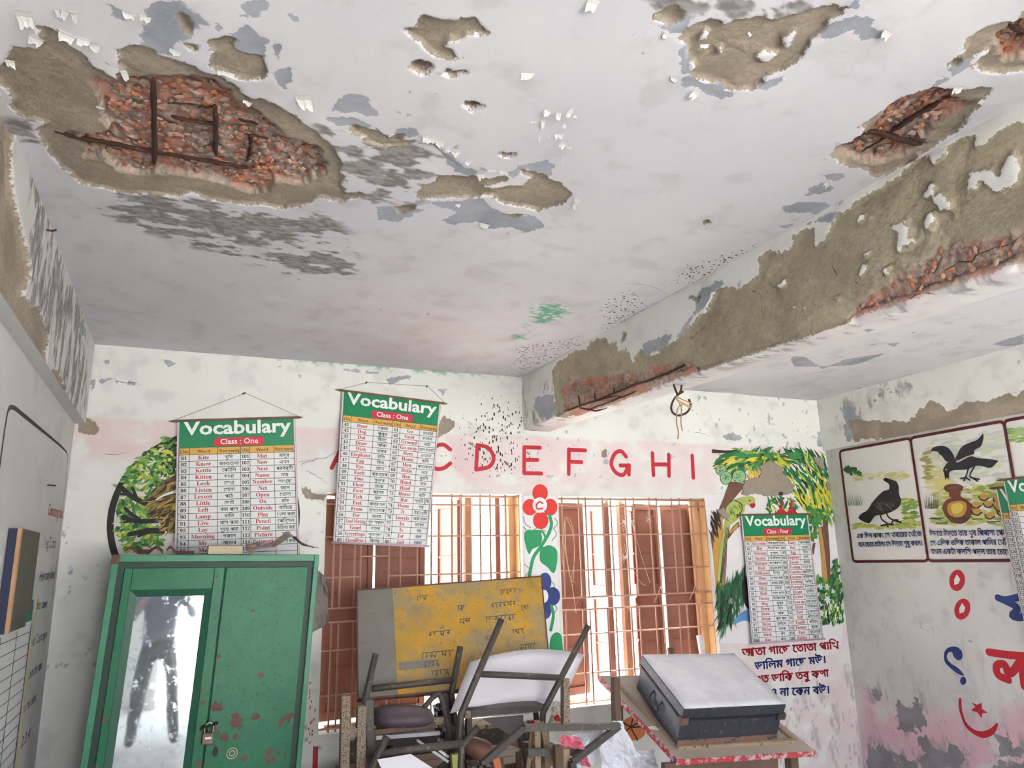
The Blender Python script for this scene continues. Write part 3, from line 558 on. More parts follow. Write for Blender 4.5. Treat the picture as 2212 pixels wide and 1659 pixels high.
for x, y, w, h in ((1210,430,80,50),(1340,662,60,40),(1395,672,34,44),(1480,655,36,56),(1495,685,24,30),(1297,725,28,55),(1440,740,22,26),(1400,800,60,34),(1430,858,46,36),(1462,875,36,16),(1285,825,14,30),(1500,1190,24,40),(1522,1200,26,30),(1486,1222,18,36),(930,1040,46,46),(602,820,40,46),(1065,1025,40,20),(800,1222,32,20),(960,1340,66,26),(797,915,24,30),(862,966,40,22),(690,852,56,30),(735,885,34,28),(650,835,50,26),(1600,16,66,50),(1422,940,14,30),(1345,810,14,16),(1250,722,40,14),(770,905,26,24),(1000,1015,50,14)):
    flake(x/S+700, y/S, w/S, h/S, parent=ceiling)
for x, y, w, h in ((735,435,34,56),(1800,590,86,70),(410,212,76,46),(505,240,60,40),(560,270,50,34),(440,85,26,50),(392,85,28,36),(140,95,70,70),(1350,435,90,24),(1480,610,50,20),(340,70,20,40),(770,85,60,24),(600,640,40,10),(220,245,60,34),(60,370,40,36),(870,105,50,24),(1050,310,60,24),(400,1245,26,14)):
    flake(x/S, y/S, w/S, h/S, parent=ceiling)
for x, y, w, h in ((250,560,58,40),(1388,200,64,36),(850,1296,62,20),(1040,1098,52,30),(1808,525,46,34),(70,210,40,20),(120,470,50,16),(575,200,40,14),(1530,356,22,10),(300,268,50,20),(1100,855,26,12),(780,465,26,14),(1960,600,30,20)):
    flake(x/S+1412, y/S, w/S, h/S, parent=ceiling)
# thin cracks
def crack(surf, pts, parent, off=.0012, w=.0035):
    Q = [np.array(surf.ab(*q)) for q in pts]; R = []
    for a, b in zip(Q[:-1], Q[1:]):
        n = max(2, int(np.linalg.norm(b-a)/.02))
        for t in np.linspace(0, 1, n, endpoint=False): R.append(a+(b-a)*t+rng.normal(0, .0025, 2))
    R.append(Q[-1]); vs = []; fs = []
    for i, p in enumerate(R):
        t = R[min(i+1, len(R)-1)]-R[max(i-1, 0)]; t = t/(np.linalg.norm(t)+1e-9); n = np.array([-t[1], t[0]]); ww = w*(1-abs(i/(len(R)-1)-.35))*rng.uniform(.3, 1)
        vs += [surf.P(*(p+n*ww/2), off), surf.P(*(p-n*ww/2), off)]
        if i: fs.append((2*i-2, 2*i-1, 2*i+1, 2*i))
    MB().add(vs, fs).build('crack', M_CRACK, parent)
M_CRACK = flat((66, 60, 55), .95, name='crack_dust')
for p in (D1((290,290),(370,318),(470,322),(530,345)), D1((1640,890),(1790,868),(1830,860),(1900,820),(1930,810)), D1((240,830),(330,840),(380,825),(430,815)), D1((1690,950),(1760,980),(1850,1040)), D2((0,830),(140,775),(200,770),(300,720)), D2((1340,600),(1400,560),(1600,520)), D4((0,250),(60,265),(110,280))): crack(BACK, p, wall_back)
for p in (C6((1900,330),(1930,470),(1990,510),(1985,600),(2010,700)), C6((1280,910),(1340,875),(1370,900),(1400,920),(1440,850),(1560,740),(1650,720),(1700,680)), C7((1450,1110),(1560,1040),(1650,1030),(1690,980),(1800,950),(1920,920),(2031,830)), C7((640,1080),(680,1150)), C7((760,1140),(830,1210)), C7((1200,1310),(1280,1260),(1390,1280))): crack(BEAMF, p, beam, -.0105, .005)
for p in (C2((580,850),(650,860),(720,920),(800,980)), C2((380,890),(430,870),(480,870),(580,850)), C2((930,300),(960,390)), C6((900,410),(1100,420),(1250,490))): crack(CEIL, p, ceiling, .002, .004)
# ring hook with jute twine under the beam
hk = at_z(1464, 830, 2.536)
yh = hk[1]
def HY(x, y): q = C6((x, y))[0]; return at_y(q[0], q[1], yh)
hook = thing('ceiling_hook', 'rusty iron ring hook hanging under the concrete beam', 'hook', HY(1345, 1205))
def spline(pts, n=6):
    P = [np.array(p, float) for p in pts]; P = [2*P[0]-P[1]]+P+[2*P[-1]-P[-2]]; o = []
    for i in range(1, len(P)-2):
        for t in np.linspace(0, 1, n, endpoint=False):
            a, b, c, d = P[i-1:i+3]; o.append(.5*((2*b)+(-a+c)*t+(2*a-5*b+4*c-d)*t*t+(-a+3*b-3*c+d)*t**3))
    return o+[P[-2]]
loop = [HY(*p) for p in ((1318,1185),(1312,1225),(1335,1285),(1345,1300),(1365,1270),(1372,1225),(1365,1185))]
MB().tube(spline(loop), .0052, 8).build('hook_eye', M_RUST, hook, smooth=True)
ringp = [HY(*p) for p in ((1385,1275),(1345,1300),(1310,1340),(1290,1400),(1305,1445),(1350,1465),(1410,1445),(1442,1400),(1440,1360),(1430,1335))]
MB().tube(spline(ringp), .0055, 8).build('ring', M_RUST, hook, smooth=True)
M_JUTE = flat((176, 150, 112), .95, name='jute', var=.3, scale=90)
tw = thing('jute_twine', 'knotted jute twine tied round the iron ring hook', 'twine', HY(1345, 1650))
for k, pts in enumerate((((1315,1330),(1380,1370),(1445,1395)), ((1320,1315),(1390,1350),(1450,1375)), ((1325,1345),(1400,1390),(1440,1410)), ((1355,1380),(1330,1430),(1325,1520),(1340,1600),(1335,1655)), ((1360,1380),(1365,1440),(1360,1520),(1372,1590)), ((1330,1330),(1360,1390),(1380,1370)))):
    MB().tube(spline([HY(*p)+np.array([0, -.008, 0]) for p in pts]), .0032, 6).build('strand', M_JUTE, tw, smooth=True)
# ------------------------------------------------------------ lettering: built-in font outlines turned into flat meshes
import re as _re
_tc = {}
def glyphs(s, bold=0.):
    k = (s, bold)
    if k in _tc: return _tc[k]
    c = bpy.data.curves.new('lettering', 'FONT'); c.body = s; c.resolution_u = 2; c.offset = max(0., bold); c.fill_mode = 'FRONT'
    o = bpy.data.objects.new('lettering', c); me = o.to_mesh()
    V = np.array([v.co[:2] for v in me.vertices]).reshape(-1, 2); F = [tuple(p.vertices) for p in me.polygons]
    o.to_mesh_clear(); bpy.data.objects.remove(o); bpy.data.curves.remove(c)
    if bold < 0 and len(V):                            # thicken scripts that cannot be offset: overlaid shifted copies
        n = len(V); V2 = []; F2 = []
        for q, (dx, dy) in enumerate(((0, 0), (1, .4), (-1, -.4), (.3, -1), (-.3, 1))): V2.append(V-np.array([dx, dy])*bold); F2 += [tuple(i+q*n for i in f) for f in F]
        V = np.concatenate(V2); F = F2
    _tc[k] = (V, F); return _tc[k]
def serif(s):                                          # bold serif letterforms
    o = ''
    for ch in s:
        if 'A' <= ch <= 'Z': o += chr(0x1D400+ord(ch)-65)
        elif 'a' <= ch <= 'z': o += chr(0x1D41A+ord(ch)-97)
        elif '0' <= ch <= '9': o += chr(0x1D7CE+ord(ch)-48)
        else: o += ch
    return o
def bn(s):                                             # Bengali in visual order: signs that stand before their consonant
    s = s.replace('\u09cb', '\u09c7\u09be').replace('\u09cc', '\u09c7\u09d7')
    C = '[\u0985-\u09b9\u09dc-\u09df\u09ce]'
    return _re.sub('(%s\u09bc?(?:\u09cd%s\u09bc?)*)([\u09bf\u09c7\u09c8])' % (C, C), r'\2\1', s)
class Print:                                           # flat print on a mapped sheet (u across, v down, off in metres)
    def __init__(s, fn): s.fn = fn; s.mb = {}
    def m(s, key): return s.mb.setdefault(key, MB())
    def rect(s, key, u0, u1, v0, v1, off=.0006, nu=10, nv=6):
        s.m(key).grid(lambda i, j: s.fn(u0+(u1-u0)*i, v0+(v1-v0)*j, off), nu, nv)
    def poly(s, key, pts, off=.0006): s.m(key).add([s.fn(u, v, off) for u, v in pts], [tuple(range(len(pts)))])
    def text(s, key, st, u0, u1, vbase, cap, asp, bold=0., off=.0012, align='c', maxw=True, fill=False):
        """cap height in v units; asp = (v-unit length)/(u-unit length) so letters keep their shape"""
        V, F = glyphs(st, bold)
        if not len(V): return
        x0, x1 = V[:, 0].min(), V[:, 0].max(); sc = cap/.69; su = sc*asp; w = (x1-x0)*su
        if fill or (maxw and w > (u1-u0)): su *= (u1-u0)/w; w = u1-u0
        x = {'c': (u0+u1)/2-w/2, 'l': u0}[align]
        s.m(key).add([s.fn(x+(p[0]-x0)*su, vbase-p[1]*sc, off) for p in V], F)
# ------------------------------------------------------------ vocabulary wall charts
M_VGREEN = flat((22, 132, 88), .45, name='chart_green', var=.05); M_ORANGE = flat((224, 172, 84), .5, name='chart_orange', var=.05)
M_CHART = flat((232, 232, 232), .45, name='chart_paper', var=.03, scale=8); M_BORDER = flat((196, 172, 186), .5, name='chart_border', var=.05)
M_RED = flat((214, 52, 66), .5, name='chart_red', var=.04); M_REDW = flat((190, 48, 58), .5, name='word_red', var=.05)
M_INK = flat((34, 34, 36), .6, name='ink_black'); M_TEAL = flat((30, 92, 80), .6, name='ink_teal'); M_WHITE = flat((244, 246, 244), .5, name='print_white', var=.03)
M_ROD = flat((120, 96, 66), .7, name='chart_rod', var=.2); M_STRING = flat((120, 112, 98), .9, name='string')
COLS = (0, .087, .322, .519, .601, .814, 1.)
def chart(name, label, TL, TR, BR, BL, off_top, off_bot, title2, left, right, n0, n1, hang, surf=BACK, asp=None, rows=20, words=True, bow=.01, skirt=0., rodpart=True):
    q = [surf.P(*surf.ab(*TL), off_top), surf.P(*surf.ab(*TR), off_top), surf.P(*surf.ab(*BR), off_bot), surf.P(*surf.ab(*BL), off_bot)] if not isinstance(TL, np.ndarray) else [TL, TR, BR, BL]
    n = surf.n
    def fn(u, v, o=0.):
        p = (q[0]*(1-u)+q[1]*u)*(1-v)+(q[3]*(1-u)+q[2]*u)*v
        return p+n*(o+bow*math.sin(math.pi*v)*(.5+.5*math.sin(3.5*u+.6))+.004*math.sin(9*u+5*v)*v)
    W = np.linalg.norm(q[1]-q[0]); H = np.linalg.norm(q[3]-q[0]); asp = H/W
    t = thing(name, label, 'poster', fn(.5, 1), 'vocabulary charts on the walls')
    MB().grid(lambda i, j: fn(i, j), 16, 28).build('sheet', M_CHART, t, smooth=True, solid=.0015)
    P = Print(lambda u, v, o=0.: fn(u, v, .0009+o))
    P.rect('b', 0, .018, 0, 1, .0004, 1, 20); P.rect('b2', .982, 1, 0, 1, .0004, 1, 20)
    P.rect('w', .007, .011, 0, 1, .0007, 1, 20); P.rect('w', .989, .993, 0, 1, .0007, 1, 20)
    P.rect('g', .018, .982, 0, .172, .0004, 14, 5)
    P.rect('o', .018, .982, .172, .213, .0004, 14, 2)
    P.text('w', 'Vocabulary', .05, .96, .088, .080, asp, .028, .0014, fill=True)
    a, b, c, d, r = .30, .72, .112, .165, .02
    rr = [(a+r, c), (b-r, c), (b-.005, c+.004), (b, c+r*.8), (b, d-r*.8), (b-.005, d-.004), (b-r, d), (a+r, d), (a+.005, d-.004), (a, d-r*.8), (a, c+r*.8), (a+.005, c+.004)]
    P.poly('r', rr, .0009)
    P.text('w', 'Class : '+title2, a+.025, b-.025, .153, .033, asp, .014, .0016)
    ux = [.018+(.982-.018)*c for c in COLS]
    for i, hd in enumerate(('S.No', 'Word', 'Word meaning', 'S.No', 'Word', 'Word meaning')):
        P.text('k', hd, ux[i]+.008, ux[i+1]-.008, .203, .020, asp, .008)
    pitch = (1.0-.213)/rows
    lw = .0028
    for i in range(rows+1):
        v = .213+pitch*i; P.rect('k', .018, .982, v-lw/2, v+lw/2, .0006, 14, 1)
    for u in ux: P.rect('k', u-lw*asp*.5, u+lw*asp*.5, .172, 1, .0006, 1, 20)
    for side, lst, nn in ((0, left, n0), (3, right, n1)):
        for i in range(rows):
            vb = .213+pitch*i+pitch*.76
            P.text('k', serif(str(nn+i)), ux[side]+.008, ux[side+1]-.008, vb, pitch*.52, asp, .008)
            if i < len(lst):
                P.text('x', serif(lst[i][0]), ux[side+1]+.012, ux[side+2]-.012, vb, pitch*.60, asp, .006)
                P.text('t', bn(lst[i][1]), ux[side+2]+.012, ux[side+3]-.012, vb, pitch*.52, asp, -.014)
    for key, nm, mt in (('b', 'border', M_BORDER), ('b2', 'border', M_BORDER), ('g', 'header_panel', M_VGREEN), ('o', 'column_header', M_ORANGE), ('r', 'class_badge', M_RED), ('w', 'white_lettering', M_WHITE), ('k', 'black_print', M_INK), ('x', 'red_words', M_REDW), ('t', 'word_meanings', M_TEAL)):
        if key in P.mb: tri(P.mb[key].build(nm, mt, t), kind='stuff' if key in 'wkxt' else None)
    if rodpart:
        e = (q[1]-q[0])/W; MB().tube([q[0]-e*.045, q[0]-e*.02, q[1]+e*.02, q[1]+e*.045], [.002, .008, .008, .002], 8).build('rod', M_ROD, t, smooth=True)
        e = (q[2]-q[3])/np.linalg.norm(q[2]-q[3]); MB().tube([q[3]-e*.01, q[2]+e*.015], .007, 8).build('rod', M_BORDER, t, smooth=True)
    if hang:
        H3 = [surf.P(*surf.ab(*h), .012) for h in hang]
        e = (q[1]-q[0])/W
        MB().tube([q[0]-e*.03]+H3+[q[1]+e*.03], .0014, 5).build('hanging_string', M_STRING, t)
        for h in H3:
            nl = MB().tube([h-surf.n*.014+np.array([0, 0, .004]), h+surf.n*.01+np.array([-.01, 0, -.003]), h+surf.n*.022+np.array([-.016, 0, -.012])], .0042, 6).build('nail', M_RUST, None, smooth=True)
            tri(nl, 'bent nail in the wall holding '+NAILTXT.pop(0), 'nail')
    return t, fn
NAILTXT = ['the string of the poster above the green cabinet', 'the left end of the tilted poster string', 'the right end of the tilted poster string']
L1 = [('Kite','ঘুড়ি'),('Know','জানা/চেনা'),('Kettle','কেটলি'),('Kitten','ছানা'),('Look','দেখা'),('Listen','শোনা'),('Lesson','পাঠ'),('Little','ছোট'),('Left','বাম পাশ'),('Lamp','বাতি'),('Live','বাস করা'),('Lay','শুয়ে পরা'),('Morning','সকাল'),('My','আমার'),('Me','আমাকে')]
R1 = [('Mat','মাদুর'),('Now','এখন'),('Next','পরবর্তী'),('Name','নাম'),('Number','সংখ্যা'),('Net','জাল'),('Open','খোলা'),('Ox','ষাঁড়'),('Outside','বাহিরে'),('Play','খেলা করা'),('Pencil','পেন্সিল'),('Point','চিহ্নিত করা'),('Picture','ছবি'),('Pairwork','জোড়ায় কাজ')]
L2 = [('Door','দরজা'),('Dog','কুকুর'),('Dot','বিন্দু'),('Draw','আঁকা'),('Dish','খাবার'),('Elephant','হাতি'),('Egg','ডিম'),('Eye','চোখ'),('Each','প্রত্যেক'),('Fine','সুন্দর'),('Floor','মেঝে'),('First','প্রথম'),('Fish','মাছ'),('Feet','পায়ের তলা'),('From','হতে/থেকে'),('For','জন্য'),('Good Morning','শুভ সকাল'),('Good','ভালো'),('Greetings','শুভেচ্ছা'),('Goodbye','বিদায়')]
R2 = [('Go','যাওয়া'),('Goat','ছাগল'),('Ground','মাঠ'),('Go away','চলে যাওয়া'),('Here','এখানে'),('Home','বাড়ি'),('How','কত/কেমন'),('Hello','ওহে'),('Hen','মুরগি'),('Hand','হাত'),('Head','মাথা'),('House','বাড়ি'),('Hat','সাহেবি টুপি'),('Home','ঘর'),('It','ইহা/এটি'),('Insects','পোকা মাকড়'),('In','মধ্যে'),('Is','হয়'),('Jar','জগ'),('Jail','জেল')]
L4 = [('Daily routine','দৈনিক কর্মসূচী'),('Day','দিন/দিবস'),('Delicious','সুস্বাদু'),('Dentist','দন্ত চিকিৎসক'),('Dialogue','কথোপকথন'),('Died','মৃত্যু বরণ করল'),('Defferent','ভিন্ন'),('Dine','ভোজন করা'),('Dinner','রাতের খাবার'),('Dirty','নোংরা'),('Dish','থালা বাসন'),('Doctor','চিকিৎসক'),('Dog','কুকুর'),('Down','নিচে'),('Draw','আঁকা'),('Drink','পান করা'),('Drive','চালানো'),('Driver','চালক'),('Duck','হাঁস'),('Ear','কান')]
R4 = [('Early','সকাল সকাল'),('Eat','খাওয়া'),('Egg','ডিম'),('Elephant','হাতি'),('Eraser','রাবার'),('Evening','সন্ধ্যা বেলা'),('Everyday','প্রতিদিন'),('Everyone','প্রত্যেকে/সকলে'),('Evrything','সবকিছু'),('Example','উদাহরণ'),('Except','ব্যতীত'),('Excited','উত্তেজিত'),('Excuse me','মনোযোগ আকর্ষণ'),('Extra','অতিরিক্ত'),('Face','মুখমণ্ডল'),('Fall','পতিত হওয়া'),('Family','পরিবার'),('Farmer','কৃষক'),('Fast','দ্রুত/তাড়াতাড়ি'),('Father','পিতা')]
chart('vocabulary_poster', 'Vocabulary Class One poster hanging behind the green cabinet top', (383,911), (637,903), (648,1262), (376,1272), .02, .03, 'One', L1, R1, 81, 101, [(530,850)], bow=.012)
chart('vocabulary_poster', 'Vocabulary Class One poster hanging askew over the window corner', (738,845), (951,872), (913,1181), (714,1173), .02, .10, 'One', L2, R2, 41, 61, [(793,827), (923,835)], bow=.012)
chart('vocabulary_poster', 'Vocabulary Class Four poster hanging over the palm tree mural', (1596,1113), (1740,1111), (1770,1379), (1617,1389), .022, .04, 'Four', L4, R4, 81, 101, None, bow=.006)
a, b = RIGHT.ab(2177, 1037)
for nm, da, db, o1, lab in (('vocabulary_poster', .0, .0, .045, 'Vocabulary poster cut off by the right edge of the photo'), ('vocabulary_poster', .075, -.045, .02, 'Vocabulary poster almost hidden behind the one at the right edge')):
    A, B = a+da, b+db; wd_, ht_ = .50, .93
    tl, tr, br, bl = RIGHT.P(A, B, o1), RIGHT.P(A-wd_, B, o1), RIGHT.P(A-wd_-.06, B-ht_, o1+.03), RIGHT.P(A-.06, B-ht_, o1+.03)
    chart(nm, lab, tl, tr, br, bl, 0, 0, 'Four', [], [], 121, 141, None, surf=RIGHT, bow=.004)
# ------------------------------------------------------------ wall paintings (flat paint on the walls)
P_RED = flat((196, 34, 48), .6, name='wall_paint_red', var=.12, scale=25, wear=(226, 190, 192), wear_at=.74, wscale=40)
P_CRIM = flat((226, 52, 44), .6, name='wall_paint_scarlet', var=.08); P_GREEN = flat((38, 156, 100), .6, name='wall_paint_green', var=.1)
P_BLUE = flat((38, 58, 128), .6, name='wall_paint_blue', var=.12); P_BLACK = flat((26, 24, 26), .6, name='wall_paint_black', var=.2, wear=(150, 148, 145), wear_at=.74, wscale=50)
P_WHITE = flat((240, 240, 240), .7, name='wall_paint_white', var=.04); P_MAROON = flat((84, 24, 28), .6, name='wall_paint_maroon', var=.15, wear=(170, 150, 148), wear_at=.73, wscale=45)
LEAFS = [flat(c, .7, name='leaf_paint') for c in ((62, 128, 58), (96, 150, 62), (170, 190, 74), (44, 92, 52), (128, 168, 84), (206, 206, 92))]
PALM = [flat(c, .7, name='palm_paint') for c in ((46, 122, 72), (64, 140, 80), (222, 206, 62), (34, 88, 58), (120, 164, 74), (190, 196, 70))]
P_BROWN = flat((116, 82, 66), .7, name='trunk_paint', var=.2, scale=20); P_TAN = flat((196, 152, 78), .7, name='trunk_light_paint', var=.2, scale=20); P_DKBR = flat((58, 46, 40), .7, name='dark_brown_paint', var=.25)
P_OLIVE = flat((142, 130, 62), .7, name='nest_light_paint', var=.25); P_YEL = flat((226, 206, 92), .7, name='yellow_paint'); P_GREY = flat((158, 156, 158), .7, name='grey_wash'); P_LGREEN = flat((178, 188, 106), .7, name='parrot_paint', var=.15)
P_BLACK2 = flat((40, 38, 42), .6, name='crow_paint', var=.3, scale=12)
M_CEM = flat((158, 147, 133), .95, name='cement_patch', var=.12, scale=18, bump=.5)
class Paint:
    def __init__(s, surf, mats, off=.0012): s.s = surf; s.mats = mats; s.mb = MB(); s.off = off; s.k = 0; s.sub = None
    def nxt(s):
        if s.sub is not None: s.sub += 1; return s.base+(s.sub*7 % 11)*.000025
        s.k += 1; return s.off+s.k*.00005
    def mi(s, m):
        if m not in s.mats: s.mats.append(m)
        return s.mats.index(m)
    def poly_ab(s, pts, mat): o = s.nxt(); s.mb.add([s.s.P(a, b, o) for a, b in pts], [tuple(range(len(pts)))], s.mi(mat))
    def poly(s, pts, mat): s.poly_ab([s.s.ab(*q) for q in pts], mat)
    def smooth(s, pts, mat, n=5):
        P = [np.array(s.s.ab(*q)) for q in pts]; N = len(P); o = []
        for i in range(N):
            a, b, c, d = P[i-1], P[i], P[(i+1) % N], P[(i+2) % N]
            for t in np.linspace(0, 1, n, endpoint=False): o.append(.5*((2*b)+(-a+c)*t+(2*a-5*b+4*c-d)*t*t+(-a+3*b-3*c+d)*t**3))
        s.poly_ab(o, mat)
    def stroke_ab(s, P, w, mat, taper=None, caps=True):
        P = [np.array(p, float) for p in P]; o = s.nxt(); vs = []; n = len(P)
        for i, p in enumerate(P):
            t = P[min(i+1, n-1)]-P[max(i-1, 0)]; t = t/(np.linalg.norm(t)+1e-9); nn = np.array([-t[1], t[0]])
            ww = w/2*(1. if taper is None else taper(i/(n-1)))
            vs.append((p+nn*ww, p-nn*ww))
        V = [s.s.P(*q, o) for pr in vs for q in pr]
        F = [(2*i, 2*i+1, 2*i+3, 2*i+2) for i in range(n-1)]
        s.mb.add(V, F, s.mi(mat))
        if caps and taper is None:
            for p, q in ((P[0], P[1]), (P[-1], P[-2])):
                a0 = math.atan2(*(p-q)[::-1]); s.mb.add([s.s.P(*(p+w/2*np.array([math.cos(a0+x), math.sin(a0+x)])), o) for x in np.linspace(-H90, H90, 7)], [tuple(range(7))], s.mi(mat))
    def stroke(s, pts, wpx, mat, taper=None, sm=True, caps=True):
        P = [np.array(s.s.ab(*q)) for q in pts]; d = np.linalg.norm(s.s.P(*P[0])-CAM)
        if sm and len(P) > 2: P = [p[:2] for p in spline([(*p, 0) for p in P])]
        s.stroke_ab(P, wpx/FPX*d, mat, taper, caps)
    def dash(s, ab, ang, L, w, mat):                       # one brush dab: a pointed leaf shape
        c = np.array(ab); t = np.array([math.cos(ang), math.sin(ang)]); n = np.array([-t[1], t[0]])
        s.poly_ab([c-t*L/2, c-t*L*.15+n*w/2, c+t*L*.2+n*w*.45, c+t*L/2, c+t*L*.2-n*w*.45, c-t*L*.15-n*w/2], mat)
    def scatter(s, *a):
        s.k += 2; s.base = s.off+s.k*.00005; s.sub = 0; s._scatter(*a); s.sub = None; s.k += 5
    def _scatter(s, poly, n, ang, spread, L, w, mats):
        q = np.array([s.s.ab(*p) for p in poly]); lo, hi = q.min(0), q.max(0); k = 0
        while k < n:
            A = lo+rng.random((n, 2))*(hi-lo); A = A[poly_sd(A[:, 0], A[:, 1], q) > 0]
            for p in A[:n-k]: s.dash(p, (ang(p) if callable(ang) else ang)+rng.normal(0, spread), L*rng.uniform(.6, 1.3), w*rng.uniform(.6, 1.3), mats[int(rng.integers(len(mats)))])
            k += max(1, len(A))
    def text(s, st, p0, p1, capx, mat, bold=.03):
        V, F = glyphs(st, bold); A, B = np.array(s.s.ab(*p0)), np.array(s.s.ab(*p1)); x0, x1 = V[:, 0].min(), V[:, 0].max()
        e = (B-A); L = np.linalg.norm(e); e /= L; n = np.array([-e[1], e[0]]); 
        if s.s is RIGHT: n = np.array([e[1], -e[0]])
        if n[1] < 0: n = -n
        u = np.array(s.s.ab(p0[0], p0[1]-capx)); h = np.linalg.norm(u-A)/.62; o = s.nxt()
        s.mb.add([s.s.P(*(A+e*(p[0]-x0)/(x1-x0)*L+n*p[1]*h), o) for p in V], F, s.mi(mat))
    def build(s, name, parent, label=None): return tri(s.mb.build(name, s.mats, parent), label)
# 1. ring with tree and nest, behind the first chart
p = Paint(BACK, []); c = np.array(BACK.ab(449, 1120)); R0 = abs(BACK.ab(239, 1120)[0]-c[0])
p.poly_ab([c+R0*np.array([math.cos(a), math.sin(a)]) for a in np.linspace(0, 2*math.pi, 60, endpoint=False) if math.sin(a) < .45 or True], flat((226, 218, 214), .8, name='ring_ground', var=.05))
p.stroke_ab([c+R0*np.array([math.cos(a), math.sin(a)]) for a in np.linspace(0, 2*math.pi, 90)], .034, P_BLACK, caps=False)
tree = E5((640,290),(780,300),(780,760),(500,880),(460,1020),(480,1080),(560,1240),(640,1440),(560,1500),(220,1560),(170,1440),(120,1320),(130,1200),(120,1000),(180,880),(200,740),(240,650),(330,590),(380,490),(500,420),(580,400))
p.scatter(tree, 230, .5, .8, .055, .022, [LEAFS[0], LEAFS[4], LEAFS[1], flat((206, 214, 190), .7, name='leaf_haze')])
p.scatter(E5((600,420),(780,360),(780,640),(600,700)), 60, .3, .7, .04, .016, [LEAFS[3], P_BLACK, P_BLACK])
p.scatter(tree, 230, .3, .9, .042, .017, LEAFS)
for b, w in (((E5((170,850),(260,930),(380,1000),(490,1050))), 9), (E5((130,915),(260,930)), 4), (E5((290,850),(340,960)), 5), (E5((190,1180),(330,1220),(570,1220)), 9), (E5((210,1080),(290,1150),(370,1200)), 6), (E5((260,1370),(450,1330),(620,1320)), 9), (E5((360,1390),(480,1350),(640,1345)), 5), (E5((200,1235),(300,1225)), 4)):
    p.stroke(b, w, P_BLACK)
nest = E5((500,900),(560,840),(650,790),(780,700),(900,700),(900,1380),(780,1360),(690,1340),(620,1300),(590,1200),(500,1180),(490,1080),(480,1020))
p.smooth(nest, P_DKBR); p.scatter(nest, 130, lambda q: .5+.8*(q[1]-c[1]), .35, .09, .012, [P_OLIVE, P_DKBR, P_BROWN, P_OLIVE, P_TAN])
p.stroke(E5((555,985),(640,935),(780,890),(880,880)), 7, P_WHITE, taper=lambda t: .3+.7*t); p.smooth(E5((745,1040),(790,1010),(860,1020),(880,1100),(790,1105),(745,1080)), P_YEL)
p.smooth(E5((790,980),(900,950),(900,1200),(800,1170),(770,1100)), P_BLACK); p.smooth(E5((745,1050),(775,1015),(800,1030),(800,1100),(770,1105)), P_YEL)
p.build('painted_tree_and_nest', wall_back, 'green tree and brown nest painted inside a black ring')
# 2. red capital letters
def letter(name, strokes, s=D3, w=8.6):
    q = Paint(BACK, [])
    for st in strokes: q.stroke(s(*st), w, P_RED)
    q.build(name, wall_back)
letter('painted_letter', [((245,850),(330,680)), ((330,680),(400,850)), ((280,790),(380,790))], D2)
letter('painted_letter', [((1190,705),(1130,665),(1060,690),(1025,770),(1060,850),(1130,855),(1190,815))], D2)
letter('painted_letter', [((1405,680),(1395,860)), ((1405,670),(1490,690),(1535,770),(1500,840),(1395,865))], D2)
letter('painted_letter', [((120,320),(118,520)), ((120,318),(245,322)), ((120,418),(225,418)), ((118,523),(255,527))])
letter('painted_letter', [((475,335),(473,530)), ((475,338),(605,342)), ((475,432),(575,436))])
letter('painted_letter', [((930,392),(890,350),(840,370),(812,450),(850,520),(910,535),(952,460)), ((885,462),(955,464)), ((955,464),(952,535))])
letter('painted_letter', [((1140,365),(1148,540)), ((1270,378),(1272,545)), ((1145,455),(1270,455))])
letter('painted_letter', [((1457,385),(1465,560))])
# 3. flower column between the windows
p = Paint(BACK, [])
p.poly_ab([(2.112, 1.0), (2.35, 1.0), (2.352, 2.12), (2.112, 2.12)], P_WHITE)
for st in (((115,950),(150,1010),(130,1080)), ((350,960),(375,1010),(340,1060)), ((120,1250),(160,1290),(130,1340)), ((360,880),(385,920),(360,960)), ((300,1350),(360,1420),(330,1480)), ((180,990),(230,960),(290,990)), ((110,870),(130,930),(170,960)), ((340,1560),(380,1600),(350,1650))): p.stroke(D3(*st), 2.2, P_GREY)
for cx, cy, rx, ry in ((245,682,62,70), (165,795,60,66), (325,795,58,68), (250,900,62,70)):
    p.poly(D3(*[(cx+rx*math.cos(t), cy+ry*math.sin(t)) for t in np.linspace(0, 6.28, 22, endpoint=False)]), P_CRIM)
p.poly(D3(*[(243+58*math.cos(t), 778+62*math.sin(t)) for t in np.linspace(0, 6.28, 22, endpoint=False)]), P_WHITE)
p.stroke(D3((265,765),(240,752),(215,780),(225,808),(262,805)), 3.4, P_CRIM)
p.stroke(D3((320,860),(335,930),(310,1010),(250,1110),(190,1200),(160,1340)), 7.5, P_GREEN)
p.stroke(D3((185,985),(260,990),(290,1040)), 5, P_GREEN); p.stroke(D3((260,1130),(300,1110),(330,1110)), 5, P_GREEN)
p.smooth(D3((120,1000),(165,972),(190,995),(240,985),(262,1040),(240,1100),(185,1130),(155,1168),(125,1080)), P_GREEN)
p.smooth(D3((250,1120),(290,1110),(320,1098),(375,1130),(383,1200),(370,1290),(345,1318),(300,1270),(245,1220)), P_GREEN)
def ell(q, cx, cy, rx, ry, m, f=D5): q.poly(f(*[(cx+rx*math.cos(t), cy+ry*math.sin(t)) for t in np.linspace(0, 6.28, 22, endpoint=False)]), m)
for cx, cy, rx, ry in ((1905,205,50,72), (1965,318,58,72), (1905,425,50,74), (1830,318,56,70)): ell(p, cx, cy, rx, ry, P_BLUE)
ell(p, 1895, 318, 36, 52, P_WHITE)
p.stroke(D5((1955,395),(1970,470),(1950,580)), 7, P_GREEN); p.smooth(D5((1950,640),(1990,600),(2030,620),(2042,700),(2042,780),(1960,780),(1940,720)), P_GREEN)
